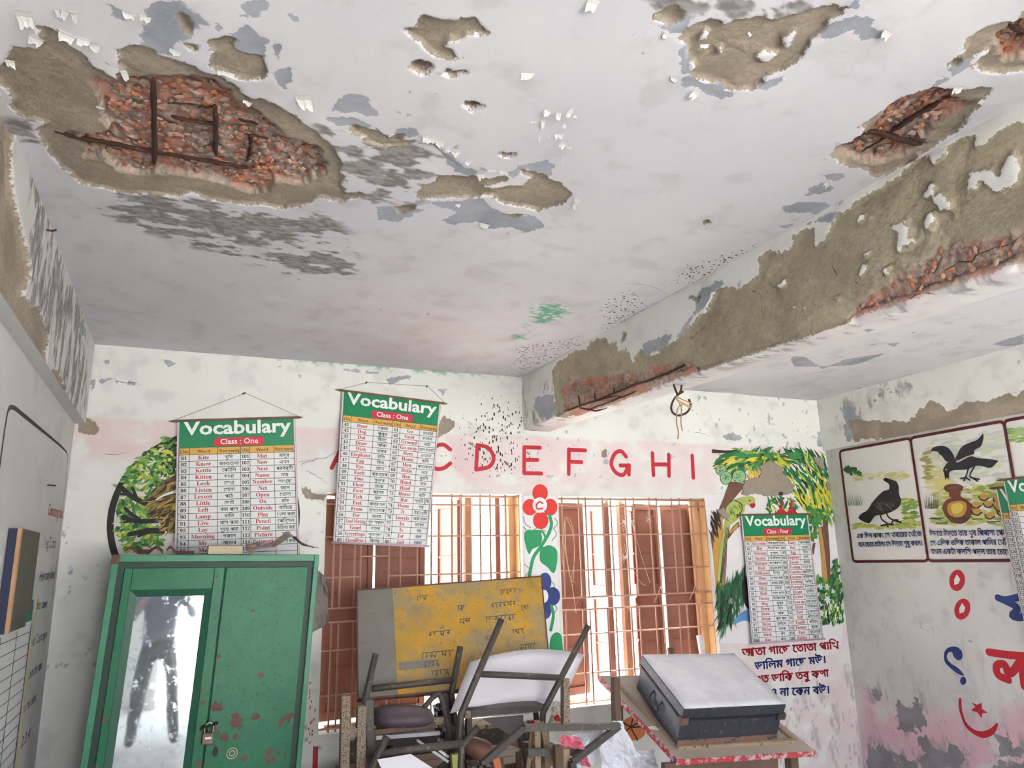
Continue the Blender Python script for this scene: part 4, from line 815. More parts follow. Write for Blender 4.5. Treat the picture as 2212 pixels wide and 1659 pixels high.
p.build('painted_flowers', wall_back, 'red and blue flowers with green leaves painted on the pillar')
# 4. palm, parrot and bushes beside the right window
p = Paint(BACK, [])
p.poly(E8((0,440),(140,440),(960,100),(1000,400),(1050,900),(1110,1440),(1100,1640),(130,1620),(60,900)), flat((236, 232, 234), .8, name='mural_ground', var=.04))
p.scatter(E8((640,90),(945,90),(990,300),(1030,600),(980,640),(860,640),(760,500),(690,400),(620,240)), 190, -.9, .35, .12, .026, [PALM[0], PALM[3], PALM[1], PALM[3]])
p.scatter(E8((640,90),(945,90),(990,300),(1030,600),(980,640),(860,640),(760,500),(690,400),(620,240)), 90, -.95, .35, .10, .020, [PALM[2], PALM[5], PALM[0], P_BLACK])
p.scatter(E8((820,420),(1000,400),(1040,600),(1000,650),(880,640),(800,560)), 40, -1.3, .2, .13, .024, [PALM[2], PALM[5], PALM[4]])
p.scatter(E8((490,480),(640,450),(760,500),(720,600),(520,590)), 46, -1.2, .7, .09, .02, [PALM[2], PALM[4], PALM[0], PALM[3]])
p.scatter(E8((90,190),(160,120),(300,90),(520,80),(470,200),(380,260),(250,270),(180,240)), 80, .42, .22, .15, .03, [PALM[0], PALM[1], PALM[2], PALM[0], PALM[3], PALM[5]])
cen = np.array(BACK.ab(*E8((500,110))[0]))
p.base = p.off+p.k*.00005; p.sub = 0
for k in range(150):
    a = rng.uniform(math.pi*1.02, math.pi*1.95) if k < 110 else rng.uniform(math.pi*.92, math.pi*2.05); r0 = rng.uniform(.02, .16)
    q = cen+np.array([math.cos(a)*1.35, math.sin(a)*.55])*r0*1.3+np.array([rng.normal(0, .05), 0])
    p.dash(q, math.atan2(math.sin(a)*.5, math.cos(a)*1.4), rng.uniform(.09, .19), rng.uniform(.016, .03), [PALM[0], PALM[1], PALM[2], PALM[3], PALM[4], PALM[1], PALM[5]][int(rng.integers(7))])
p.sub = None; p.k += 8
p.scatter(E8((330,280),(440,230),(460,290),(360,320)), 16, -1.2, .2, .08, .018, [P_TAN, P_YEL])
p.poly(E8((205,330),(320,350),(300,400),(240,470),(190,560),(150,640),(110,760),(100,900),(160,1180),(120,1260),(100,1200),(70,900),(50,760),(100,600),(150,480)), P_BROWN)
p.poly(E8((110,640),(150,600),(150,760),(130,900),(165,1200),(120,1290),(95,1180),(70,900),(80,760)), P_TAN)
p.scatter(E8((60,620),(110,560),(140,640),(90,800),(60,780)), 30, -1.2, .15, .10, .012, [P_DKBR, P_BLACK])
p.poly(E8((165,720),(185,800),(180,1000),(165,1180),(150,1100),(160,900)), flat((150, 110, 120), .7, name='mauve_paint'))
p.poly(E8((180,760),(230,690),(275,650),(285,690),(240,730),(195,790)), P_BROWN); p.poly(E8((195,740),(250,680),(275,665),(270,700),(215,745)), P_TAN)
for cx, cy, rx, ry in ((138,240,42,40), (175,305,44,50), (278,292,52,50)):
    ell(p, cx, cy, rx+4, ry+4, P_BLACK, E8); ell(p, cx, cy, rx, ry, flat((148, 190, 138), .7, name='fruit_paint'), E8)
    for k in range(16): p.dash(np.array(BACK.ab(*E8((cx+rng.normal(0, rx*.4), cy+rng.normal(0, ry*.4)))[0])), rng.uniform(0, 3), .018, .005, PALM[3])
p.smooth(E8((170,560),(200,510),(260,470),(320,455),(380,450),(405,475),(400,510),(365,520),(330,520),(320,570),(300,600),(260,640),(200,680),(170,640)), P_LGREEN)
p.scatter(E8((190,560),(300,480),(310,560),(220,640)), 24, -1., .4, .05, .012, [PALM[4], PALM[5], PALM[0]])
p.stroke(E8((240,480),(290,510),(300,560),(260,620)), 2, P_BLACK); p.smooth(E8((360,515),(400,505),(405,530),(385,545),(370,535)), P_RED); ell(p, 362, 485, 7, 5, P_BLACK, E8)
p.poly(E8((170,640),(215,650),(190,760),(150,1000),(140,1150),(125,1165),(105,1100),(125,850)), P_LGREEN)
for d in (0, 18, 36): p.stroke(E8((175+d*.6,700),(150+d*.5,900),(125+d*.3,1140)), 1.6, P_BLACK)
p.scatter(E8((90,1180),(330,1050),(330,1240),(250,1380),(160,1520),(130,1560)), 150, 1.35, .3, .17, .012, [PALM[3], PALM[0], P_BLACK, PALM[0], LEAFS[3]])
p.smooth(E8((300,1150),(330,1090),(400,1080),(460,1200),(460,1320),(390,1350),(340,1340),(305,1250)), P_BLACK)
p.smooth(E8((225,1470),(280,1390),(350,1355),(420,1380),(420,1470),(320,1440)), flat((96, 146, 196), .7, name='blue_paint', var=.3))
p.poly(E8((905,700),(945,690),(950,645),(985,645),(985,700),(1000,900),(1005,1160),(945,1140),(935,900)), P_BROWN); p.poly(E8((905,700),(930,700),(960,900),(985,1150),(945,1140),(930,900)), P_TAN)
p.poly(E8((850,880),(870,820),(885,820),(870,920)), P_BROWN)
p.scatter(E8((820,540),(1040,560),(1040,640),(930,640),(900,780),(860,830),(820,800)), 60, -.9, .8, .05, .03, [LEAFS[0], LEAFS[1], PALM[1]])
p.scatter(E8((900,1100),(1000,1120),(1040,950),(1060,930),(1090,1100),(1105,1440),(1060,1450),(920,1470),(890,1200)), 210, 1.2, .6, .06, .026, [LEAFS[0], LEAFS[3], PALM[3], LEAFS[1]])
p.scatter(E8((900,1300),(1100,1250),(1105,1450),(920,1470)), 90, 1.3, .4, .05, .014, [P_BLACK, LEAFS[2], P_WHITE, LEAFS[3]])
for cx, cy in ((975,1170), (925,1170), (975,1270), (930,1380), (985,1275)):
    for k in range(6):
        a = k*1.047; q = np.array(BACK.ab(*E8((cx, cy))[0])); p.dash(q+.016*np.array([math.cos(a), math.sin(a)]), a, .028, .012, P_WHITE)
for x in (610, 690): p.smooth(E8((x-40,600),(x-20,560),(x+10,552),(x+45,580),(x+45,600)), P_RED); p.stroke(E8((x,555),(x+2,490)), 5, P_RED)
p.stroke(E8((60,92),(180,96),(260,84)), 8, P_DKBR, taper=lambda t: 1-.7*t)
p.build('painted_palm_and_parrot', wall_back, 'palm tree, green parrot and flowering bush painted on the wall')
def ragged(surf, pts, th, name, label, parent, mat, off=.0135):
    P = [np.array(surf.ab(*q)) for q in pts]; o = []
    for a, b in zip(P, P[1:]+P[:1]):
        for t in np.linspace(0, 1, 5, endpoint=False): o.append(a+(b-a)*t+rng.normal(0, .004, 2))
    MB().prism([surf.P(*q, off-th) for q in o], surf.n*th).build(name, mat, parent)
ragged(BACK, E8((310,370),(330,320),(430,300),(460,260),(440,220),(500,170),(560,185),(625,220),(620,270),(680,320),(715,370),(690,430),(600,445),(480,440),(400,430),(330,450),(300,430)), .0135, 'cement_patch', None, wall_back, M_CEM)
for q in (((870,140),(945,140),(950,240),(900,200)), ((970,330),(1000,350),(1000,400),(975,400)), ((95,560),(150,545),(200,600),(190,640),(130,600)), ((185,1275),(215,1260),(220,1300),(195,1305))): ragged(BACK, E8(*q), .0135, 'cement_patch', None, wall_back, M_CEM)
m = MB().box((0, 0, 0), (1, 1, 1), fn=lambda a, b, c: BACK.P(*BACK.ab(*E8((588+a*35, 416+c*28))[0]), .0137+b*.0004)); m.build('socket_hole', P_DKBR, wall_back)
# 5. rhyme
p = Paint(BACK, [], .0035)
for st, a, b, h, m in (('আতা গাছে তোতা পাখি', (8,790), (770,726), 58, P_RED), ('ডালিম গাছে মউ।', (108,893), (662,838), 56, P_BLUE), ('এত ডাকি তবু কথা', (100,1000), (690,945), 56, P_RED), ('কও না কেন বউ।', (150,1105), (690,1075), 58, P_BLUE)):
    p.text(bn(st), D7(a)[0], D7(b)[0], h/3.614, m, -.03)
p.build('painted_rhyme', wall_back, 'four lines of red and blue Bengali verse')
# 6. crow panels and big letters on the right wall
p = Paint(RIGHT, [])
A0, B0 = RIGHT.ab(*D4((950,375))[0]); A1, B1 = RIGHT.ab(*D4((1040,1085))[0]); Am = (RIGHT.ab(*D4((1425,310))[0])[0]+RIGHT.ab(*D4((1520,1090))[0])[0])/2; An = (RIGHT.ab(*D4((2030,230))[0])[0])
AL = (A0+A1)/2; BT, BB = B0, (B1+RIGHT.ab(*D4((2090,1100))[0])[1])/2
def rrect(a, b, c, d, r=.03, n=5):
    o = []
    for cx, cy, s0 in ((b-r, d-r, 0), (a+r, d-r, 1), (a+r, c+r, 2), (b-r, c+r, 3)):
        for k in range(n+1): t = (s0+k/n)*H90; o.append((cx+r*math.cos(t), cy+r*math.sin(t)))
    return o
GW = flat((234, 232, 228), .8, name='panel_white', var=.05)
for a, b in ((Am, AL), (An, Am), (An-.62, An)):
    p.poly_ab(rrect(a, b, BB, BT), GW)
def wash(lst):
    for poly, col, n in lst: p.scatter(poly, int(n*1.4), 0.0, .12, .09, .020, [flat(c, .8, name='wash', var=.06) for c in col])
wash(((E2((-240,730),(-100,710),(230,700),(250,780),(100,760),(-220,780)), ((206, 204, 140), (222, 218, 170)), 26), (E2((200,930),(330,950),(370,1190),(100,1210),(200,1100)), ((142, 172, 84), (196, 200, 110), (120, 156, 80)), 46), (E2((-230,1160),(-100,1180),(330,1185),(330,1205),(-220,1205)), ((176, 186, 96), (206, 206, 120)), 34),
      (E2((410,470),(600,360),(1090,330),(1130,560),(1110,800),(440,820)), ((214, 220, 196), (206, 216, 206), (222, 222, 190), (204, 212, 212)), 130), (E2((430,700),(600,680),(640,860),(450,860)), ((222, 212, 130), (214, 206, 140)), 30), (E2((460,850),(1150,800),(1170,1180),(490,1170)), ((214, 212, 140), (180, 190, 100), (198, 200, 120), (150, 170, 84)), 150), (E2((400,540),(440,520),(460,760),(430,770)), ((166, 164, 100),), 12), (E2((1160,320),(1400,300),(1400,420),(1180,440)), ((150, 184, 110), (176, 200, 140)), 26)))
p.scatter(D4((970,470),(1090,500),(1110,530),(990,520)), 20, .5, .8, .05, .03, [LEAFS[3], LEAFS[0]])
for x0, n in ((1000, 9), (1500, 9)):
    for k in range(n): p.stroke(D4((x0+10+k*10, 730+(x0 > 1200)*20), (x0+k*12+rng.normal(0, 4), 660+(x0 > 1200)*0+rng.normal(0, 14))), 1.6, LEAFS[3] if x0 < 1200 else P_BLACK, taper=lambda t: 1-.8*t)
cr = P_BLACK2
p.smooth(D4((1235,565),(1250,550),(1290,562),(1320,575),(1335,610),(1335,650),(1350,700),(1335,740),(1290,770),(1230,790),(1180,800),(1140,845),(1075,815),(1090,785),(1130,760),(1170,700),(1230,640),(1270,625),(1270,590)), cr)
p.poly(D4((1232,560),(1245,550),(1275,562),(1270,585)), P_BLACK); p.poly(D4((1070,810),(1120,770),(1190,780),(1140,848)), P_BLACK)
p.scatter(D4((1170,740),(1260,660),(1300,680),(1270,750),(1200,780)), 14, .8, .2, .10, .016, [flat((84, 82, 88), .6, name='crow_sheen'), cr])
for st in (((1215,785),(1225,820),(1260,850),(1220,862)), ((1260,850),(1300,855)), ((1255,770),(1265,800),(1300,825),(1350,840)), ((1300,825),(1330,825)), ((1300,825),(1290,845)), ((1260,850),(1265,868))): p.stroke(D4(*st), 3.2, P_BLACK)
p.smooth(D4((1625,500),(1650,455),(1700,430),(1720,450),(1800,410),(1850,420),(1975,435),(1965,460),(1930,485),(1850,470),(1780,495),(1700,500),(1670,510),(1655,530),(1640,520)), cr)
p.smooth(D4((1705,440),(1720,390),(1750,345),(1800,320),(1850,300),(1885,262),(1885,300),(1870,345),(1830,370),(1825,395),(1780,410)), cr)
p.smooth(D4((1700,430),(1650,445),(1620,410),(1600,395),(1590,380),(1545,370),(1580,345),(1640,345),(1680,380)), cr)
p.poly(D4((1630,510),(1665,515),(1660,565),(1650,545),(1640,565)), P_BLACK); ell(p, 1645, 495, 5, 5, P_WHITE, D4)
for st in (((1790,490),(1770,545),(1740,555)), ((1770,545),(1800,565)), ((1830,475),(1800,540),(1860,560)), ((1800,540),(1850,572)), ((1770,545),(1760,570))): p.stroke(D4(*st), 2.8, P_BLACK)
pot = flat((120, 60, 44), .6, name='pot_paint', var=.25)
p.smooth(D4((1690,640),(1740,640),(1740,670),(1790,700),(1815,750),(1800,810),(1760,845),(1700,845),(1650,810),(1622,750),(1640,700),(1690,670)), pot)
p.smooth(D4((1660,720),(1720,700),(1770,710),(1780,750),(1750,800),(1690,805),(1655,770)), P_TAN); p.smooth(D4((1680,730),(1730,715),(1760,740),(1730,780),(1690,780)), P_YEL)
p.smooth(D4((1632,610),(1660,592),(1720,590),(1755,608),(1745,635),(1690,645),(1645,638)), pot); p.smooth(D4((1655,612),(1690,600),(1735,608),(1700,625),(1665,624)), P_BROWN); p.poly(D4((1665,640),(1735,640),(1735,675),(1665,675)), pot)
for cx, cy in ((1890,675), (1920,720), (1985,690), (1980,725), (1930,795), (2010,775), (1995,745), (1840,725), (1845,770), (2040,800)):
    ell(p, cx, cy, 30, 22, P_TAN, D4); p.stroke(D4((cx-32, cy-4), (cx-20, cy+16), (cx+8, cy+22), (cx+32, cy+6)), 2.4, P_DKBR)
for k in range(12): x = 1530+rng.random()*480; y = 800+rng.random()*50; p.stroke(D4((x, y), (x+rng.uniform(30, 90), y+rng.normal(0, 4))), 1.6, LEAFS[3])
for a, b in ((Am, AL), (An, Am), (An-.62, An)):
    q = rrect(a, b, BB, BT); p.stroke_ab(q+[q[0]], .020, P_MAROON, caps=False)
for st, a, b, h in (('এক ছিল কাক। সে খাবারের খোঁজে', (1065,945), (1490,930), 28), ('বনে যেতে চাইল। সে উড়তে শুরু করল।', (1075,1000), (1492,990), 28), ('উড়তে উড়তে তার খুব পিপাসা পেল', (1540,930), (2050,925), 32), ('সে এদিক ওদিক তাকাল পানির খোঁজে', (1545,990), (2090,985), 30), ('তখন একটা কলসি পড়ল তার চোখে।', (1550,1045), (2085,1050), 30)):
    p.text(bn(st), D4(a)[0], D4(b)[0], h/3.017, P_BLUE, -.022)
p.build('painted_crow_story', wall_right, 'thirsty crow story painted in maroon bordered panels')
q = Paint(RIGHT, [])
for cx, cy, an in ((1713,1218,.1), (1747,1405,.25)):
    def el(rx, ry): return [(cx+rx*math.cos(t)*math.cos(an)-ry*math.sin(t)*math.sin(an), cy+rx*math.cos(t)*math.sin(an)+ry*math.sin(t)*math.cos(an)) for t in np.linspace(0, 6.28, 26, endpoint=False)]
    q.poly(D4(*el(51, 70)), P_RED); q.poly(D4((cx-20,cy-5),(cx-2,cy-40),(cx+20,cy-8),(cx+10,cy+20),(cx-18,cy+30)), P_WHITE)
q.build('painted_letter', wall_right)
q = Paint(RIGHT, [])
q.smooth(D7((1590,760),(1620,720),(1680,712),(1725,745),(1730,800),(1700,818),(1665,790),(1650,755),(1620,760),(1612,800),(1640,840),(1700,880),(1745,935),(1700,925),(1640,880),(1595,830)), P_BLUE); ell(q, 1738, 978, 24, 32, P_BLUE, D7)
q.build('painted_letter', wall_right)
q = Paint(RIGHT, [])
q.smooth(D7((1705,1120),(1722,1118),(1728,1200),(1755,1290),(1810,1350),(1880,1372),(1950,1350),(2003,1305),(2005,1345),(1970,1400),(1900,1425),(1830,1400),(1760,1340),(1720,1250),(1703,1180)), P_RED)
q.poly(D7((1800,1145),(1845,1165),(1882,1150),(1883,1195),(1928,1228),(1888,1232),(1880,1268),(1850,1225),(1798,1208),(1835,1180)), P_RED)
q.build('painted_letter', wall_right)
q = Paint(RIGHT, [])
q.stroke(D7((1940,755),(2080,775),(2260,790)), 13, P_RED, sm=False); q.stroke(D7((2090,970),(2010,930),(2000,860),(2060,850),(2090,920),(2130,900),(2180,830)), 13, P_RED); q.stroke(D7((2185,790),(2200,900),(2215,1020)), 13, P_RED)
q.build('painted_letter', wall_right)
q = Paint(RIGHT, [])
q.stroke(D7((2010,330),(2080,345),(2260,300)), 12, P_BLUE); q.stroke(D7((2040,340),(2160,410),(2120,470),(2200,480),(2260,400)), 12, P_BLUE)
q.build('painted_letter', wall_right)
# 7. left wall: black ruled panel and lesson lines
q = Paint(LEFT, [])
F1 = lambda *p_: pp(p_, 2.37, 0, 550)
E1 = lambda *p_: pp(p_, 2.681, 0, 1040)
q.stroke(F1((-60,1500),(0,1060),(28,860),(45,790),(70,785),(110,815),(220,905),(320,990),(345,1030),(340,1100),(322,1280),(290,1560),(262,1800)), 9, P_BLACK, taper=lambda t: 1. if t < .45 else 1-.5*min(1, (t-.45)/.2))
for st, a, b, h, m in (('Counting dots', (275,195), (362,215), 70, P_RED), ('1 eg, 2 cans', (252,385), (318,385), 66, P_BLACK), ('How many kites', (225,580), (312,560), 60, P_BLACK), ('dots down', (205,745), (270,730), 56, P_BLACK), ('Ask Count again', (178,960), (268,905), 56, P_BLACK), ('Count the cans', (153,1155), (238,1085), 56, P_BLACK), ('on the other', (128,1350), (208,1270), 56, P_BLACK), ('1,2,3,4!', (105,1560), (172,1480), 56, P_BLACK)):
    q.text(st, E1(a)[0], E1(b)[0], h/2.681*.75, m, .0)
q.build('painted_lesson', wall_left, 'black bordered lesson panel lettered in red and black')

q = Paint(BACK, [])
ell(q, 610, 1350, 100, 95, flat((226, 132, 84), .7, name='orange_paint', var=.1), D6)
for st in (((520,1300),(600,1340),(700,1330)), ((610,1260),(590,1340),(640,1440)), ((520,1400),(600,1330),(690,1290))): q.stroke(D6(*st), 3, P_DKBR)
q.build('painted_ball', wall_back)
q = Paint(BACK, [])
q.poly(D5((95,1490),(135,1490),(130,1700),(88,1700)), P_RED)
for k in range(16): q.dash(np.array(BACK.ab(*D5((60+rng.random()*50, 980+rng.random()*480))[0])), rng.uniform(.8, 2.), .02, .006, P_RED)
q.build('painted_stripe', wall_back)
# ------------------------------------------------------------ windows: steel shutters and iron grilles
M_SHUT = flat((134, 86, 70), .6, name='shutter_brown', var=.14, scale=9, wear=(108, 66, 52), wear_at=.66, wscale=16)
M_SHRAIL = flat((124, 78, 62), .6, name='shutter_rail', var=.15); M_GRILL = flat((176, 132, 112), .55, name='grille_paint', var=.25, scale=40, wear=(96, 84, 78), wear_at=.6, wscale=50)
M_FRAME = flat((198, 154, 112), .65, name='frame_ochre', var=.15, scale=15, wear=(110, 86, 66), wear_at=.66)
M_WOOD = flat((150, 112, 84), .7, name='frame_wood', var=.2)
def ubar(name, r):
    m = MB().tube([(0, 0, 0), (0, 0, 1)], 1., 6); me = bpy.data.meshes.new(name); me.from_pydata(m.v, [], m.f); me.materials.append(M_GRILL); return me
UB = ubar('grille_bar', .005)
def gbar(p, q, r, parent):
    p = Vector([float(v) for v in p]); q = Vector([float(v) for v in q]); d = q-p
    o = bpy.data.objects.new('grille_bar', UB); COL.objects.link(o); o.parent = parent
    o.matrix_parent_inverse = Matrix.Translation(-parent.location)
    o.matrix_basis = Matrix.Translation(p) @ d.to_track_quat('Z', 'Y').to_matrix().to_4x4() @ Matrix.Diagonal((r, r, d.length, 1)); return o
def window(n, W, verts, longs, rung_n, rung_w, leaves, posts, latch):
    a, b, c, d = W
    t = bpy.data.objects.new('window_%d' % n, None); COL.objects.link(t); t.location = BACK.P((a+b)/2, c, -.1); t['kind'] = 'structure'
    m = MB()
    for lo, hi in (((a, -.16, c), (a+.012, -.11, d)), ((b-.05, -.16, c), (b, -.11, d)), ((a+.05, -.16, d-.012), (b-.05, -.11, d)), ((a+.05, -.16, c), (b-.05, -.11, c+.02))):
        m.box(lo, hi, fn=lambda x, o, z: BACK.P(x, z, o))
    m.build('window_frame', M_FRAME, t)
    MB().box((0, 0, 0), (1, 1, 1), fn=lambda x, y, z: BACK.P(b-.006*z, c+(d-c)*y, -.24+.2*x)).build('jamb_lining', flat((226, 184, 132), .7, name='jamb_ochre', var=.15, scale=12), t)
    go = -.045
    GZ = lambda v, u=1000: BACK.ab(u, v)[1]
    bx = [BACK.ab(u, 1250)[0] for u in verts]
    for x in bx:
        for z0, z1 in ((c, longs[0]), (longs[1], d)):
            gbar(BACK.P(x, z0, go), BACK.P(x, z1, go), .0064, t)
    for z in (*longs, c+.02, d-.015): gbar(BACK.P(a, z, go+.004), BACK.P(b, z, go+.004), .006, t)
    for x0, x1 in zip([a]+bx, bx+[b]):
        zs = rung_n if (x1-x0) < .14 else rung_w
        for z in zs: gbar(BACK.P(x0, z, go), BACK.P(x1, z, go), .0052, t)
    for (u0, y0, u1, y1, lit) in leaves:
        P0 = at_y(u0, 1250, y0); P1 = at_y(u1, 1250, y1); P0[2] = 0; P1[2] = 0
        e = P1-P0; L = np.linalg.norm(e); e /= L; nn = np.array([e[1], -e[0], 0.])
        lf = lambda x, o, z: P0+e*x+nn*o+np.array([0, 0, z])
        s = MB().box((0, -.004, c+.03), (L, .004, d-.025), fn=lf).build('shutter', M_SHUT, t)
        w = min(.035, L*.2)
        for lo, hi in (((0, .004, c+.03), (w, .018, d-.025)), ((L-w, .004, c+.03), (L, .018, d-.025)), ((w, .004, c+.03), (L-w, .018, c+.08)), ((w, .004, d-.07), (L-w, .018, d-.025)), ((w, .004, 1.40), (L-w, .018, 1.50)), ((w, .004, 1.72), (L-w, .012, 1.735)), ((w, .004, 1.08), (L-w, .012, 1.095))):
            r = MB().box(lo, hi, fn=lf).build('shutter_rail', M_SHRAIL, s); r.matrix_parent_inverse = s.matrix_parent_inverse.copy(); r.matrix_parent_inverse = Matrix.Identity(4)
    for u0, u1, y, mt in posts:
        P0 = at_y(u0, 1250, y); P1 = at_y(u1, 1250, y)
        MB().box((P0[0], y, c), (P1[0], y+.05, d)).build('mullion', mt, t)
    for u, v in latch:
        P = at_y(u, v, 4.68); MB().tube(spline([P+np.array([-.03, 0, -.05]), P+np.array([.0, -.01, .0]), P+np.array([.035, 0, .05])]), [.004]+[.008]*11+[.004] if False else .007, 6).build('latch', M_SHRAIL, t, smooth=True)
    return t
window(1, W1, (722, 737, 768, 781, 843, 868, 905, 936, 981, 1002, 1044, 1066, 1100), (1.36, 1.44), (2.06, 1.86, 1.62, 1.2, .95), (1.98, 1.74, 1.28, .92),
       [(697, 4.86, 803, 4.90, 0), (809, 4.90, 917, 4.86, 0), (944, 5.10, 993, 4.84, 1)], [(993, 999, 4.84, M_SHRAIL), (1006, 1020, 4.86, M_WOOD), (1072, 1082, 4.86, M_SHRAIL), (1096, 1107, 4.84, M_SHRAIL)], [])
window(2, W2, (1226, 1263, 1278, 1316, 1334, 1367, 1385, 1420, 1436, 1470, 1487, 1512), (1.36, 1.44), (2.06, 1.86, 1.62, 1.2, .95), (1.98, 1.74, 1.28, .92),
       [(1209, 4.86, 1262, 4.90, 0), (1281, 5.12, 1316, 4.86, 1), (1352, 4.86, 1372, 5.10, 0), (1374, 4.88, 1424, 4.93, 0), (1434, 4.93, 1502, 4.86, 0)], [(1316, 1322, 4.86, M_SHRAIL), (1346, 1352, 4.86, M_WOOD), (1500, 1514, 4.84, M_FRAME)], [(1253, 1290), (1420, 1285), (1496, 1280)])
# loose straw string and cobwebs on the right window's grille
M_STRAW = flat((206, 176, 142), .95, name='straw_twine', var=.2)
st = thing('straw_string', 'bundle of pale straw string tied to the right window grille', 'string', BACK.P(*BACK.ab(1222, 1340), .0))
for pts in (((455,870),(440,1000),(430,1150),(450,1340)), ((455,870),(500,900),(530,1050),(525,1380)), ((460,880),(470,1150),(500,1350),(540,1400)), ((455,870),(445,1050),(480,1250),(520,1450),(545,1640)), ((470,880),(520,1000),(535,1200),(500,1390)), ((455,890),(462,1100),(490,1300),(515,1420))):
    MB().tube(spline([BACK.P(*BACK.ab(*q), -.03+.01*rng.random()) for q in D3(*pts)]), .0022, 5).build('strand', M_STRAW, st, smooth=True)
M_WEB = flat((226, 222, 216), .9, name='cobweb')
wb = thing('cobweb', 'dusty cobweb strands on the right window grille', 'cobweb', BACK.P(*BACK.ab(1365, 1130), -.04))
for cx, cy, n, rad in ((975,890,26,60), (940,910,10,40), (960,1190,14,60), (1140,880,12,36), (1000,1600,12,50)):
    for k in range(n):
        a = rng.uniform(0, 6.28); r = rad*rng.uniform(.4, 1.4); c0 = D3((cx+rng.normal(0, 8), cy+rng.normal(0, 8)))[0]; c1 = D3((cx+r*math.cos(a), cy+r*1.3*math.sin(a)))[0]
        MB().tube([BACK.P(*BACK.ab(*c0), -.05), BACK.P(*BACK.ab(*c1), -.04)], .0009, 3).build('strand', M_WEB, wb)
for pts in (((930,900),(1000,1000),(1010,1100),(1000,1290)), ((1000,900),(1100,1250),(1150,1400)), ((1010,1290),(1080,1400),(1120,1420)), ((930,960),(960,1070)), ((1010,1450),(1000,1540),(1030,1640))):
    MB().tube(spline([BACK.P(*BACK.ab(*q), -.045) for q in D3(*pts)]), .0009, 3).build('strand', M_WEB, wb)
# ------------------------------------------------------------ green steel cabinet with a mirror door
def enamel():
    t = NT('green_enamel'); n = t.noise(14, 4, .6); f = t.noise(70, 2, .6)
    col = t.mix(n, lin((14, 100, 66)), lin((30, 122, 84)))
    z = t.n('ShaderNodeSeparateXYZ'); t.link(t.co, z.inputs[0])
    low = t.ramp(z.outputs['Z'], 1.35, .75)
    rust = t.ramp(t.math('ADD', t.noise(9, 5, .7), t.math('MULTIPLY', low, .10)), .66, .69)
    col = t.mix(rust, col, lin((122, 88, 80)))
    t.bump(t.math('ADD', t.math('MULTIPLY', t.ramp(t.noise(85, 1, .5), .66, .74), .8), t.math('MULTIPLY', f, .35)), .35, .004)
    t.b.inputs['Specular IOR Level'].default_value = .3
    return t.done(col, t.math('ADD', .36, t.math('MULTIPLY', rust, .5)))
M_EN = enamel(); M_EN2 = flat((8, 54, 38), .5, name='dark_green_enamel', var=.15, scale=20, wear=(96, 80, 70), wear_at=.74); M_EN3 = flat((50, 132, 98), .4, name='light_green_enamel', var=.12, scale=25, wear=(108, 82, 72), wear_at=.70, wscale=10)
M_RUSTY = flat((112, 82, 72), .85, name='rust_patch', var=.25, scale=40)
KO = np.array([-.293, 4.10, 1.765]); KX = np.array([1., 0, -.0165]); KX /= np.linalg.norm(KX); KZ = np.array([-.05, 0, -1.]); KZ /= np.linalg.norm(KZ)
def K(x, z, off=0.): return KO+KX*x+KZ*z+np.array([0, -off, 0])
def KL(q):
    p_ = at_y(q[0], q[1], 4.10)-KO; A = np.array([[KX[0], KZ[0]], [KX[2], KZ[2]]]); return np.linalg.solve(A, p_[[0, 2]])
kw = KL((690, 1197))[0]; kh = 1.762
cab = thing('steel_cabinet', 'green steel cabinet with a mirror in its left door', 'cabinet', K(kw/2, kh))
def kb(x0, x1, z0, z1, o0, o1): return lambda m_: m_.box((x0, o0, z0), (x1, o1, z1), fn=lambda x, o, z: K(x, z, o))
def kbox(name, mat, boxes, parent=cab, bevel=.003):
    m_ = MB()
    for b in boxes: kb(*b)(m_)
    o = m_.build(name, mat, parent, bevel=bevel, fix=True); 
    if parent is not cab: o.matrix_parent_inverse = Matrix.Identity(4)
    return o
kbox('carcass', M_EN2, [(0, kw, 0, kh, -.46, -.02)])
f1, f2 = .031, .060
kbox('face_frame', M_EN3, [(0, f1, 0, kh, -.02, 0)]); kbox('face_frame', M_EN3, [(kw-f1*.8, kw, 0, kh, -.02, 0)]); kbox('face_frame', M_EN3, [(f1, kw-f1*.8, 0, .034, -.02, 0)])
xs_ = KL(D8((1060,600))[0])[0]; zt = .062
mx0, mx1 = KL(D8((405,405))[0])[0]+.012, KL(D8((1005,405))[0])[0]; mz0 = KL(D8((700,405))[0])[1]; mz1 = 1.32
dl = kbox('door', M_EN, [(f2, mx0, zt, kh-.08, -.018, -.004), (mx1, xs_-.003, zt, kh-.08, -.018, -.004), (mx0, mx1, zt, mz0, -.018, -.004), (mx0, mx1, mz1, kh-.08, -.018, -.004)])
bw = .034; bv = MB()
def bevq(a, b, c, d): bv.add([K(*a), K(*b), K(*c), K(*d)], [(0, 1, 2, 3)])
ix0, ix1, iz0, iz1 = mx0+bw, mx1-bw, mz0+bw*.9, mz1-bw
bevq((mx0, mz0, -.004), (mx1, mz0, -.004), (ix1, iz0, -.016), (ix0, iz0, -.016)); bevq((mx0, mz0, -.004), (ix0, iz0, -.016), (ix0, iz1, -.016), (mx0, mz1, -.004)); bevq((mx1, mz0, -.004), (mx1, mz1, -.004), (ix1, iz1, -.016), (ix1, iz0, -.016)); bevq((mx0, mz1, -.004), (ix0, iz1, -.016), (ix1, iz1, -.016), (mx1, mz1, -.004))
o = bv.build('mirror_bevel', flat((34, 92, 70), .4, name='bevel_green', var=.15), dl); o.matrix_parent_inverse = Matrix.Identity(4)
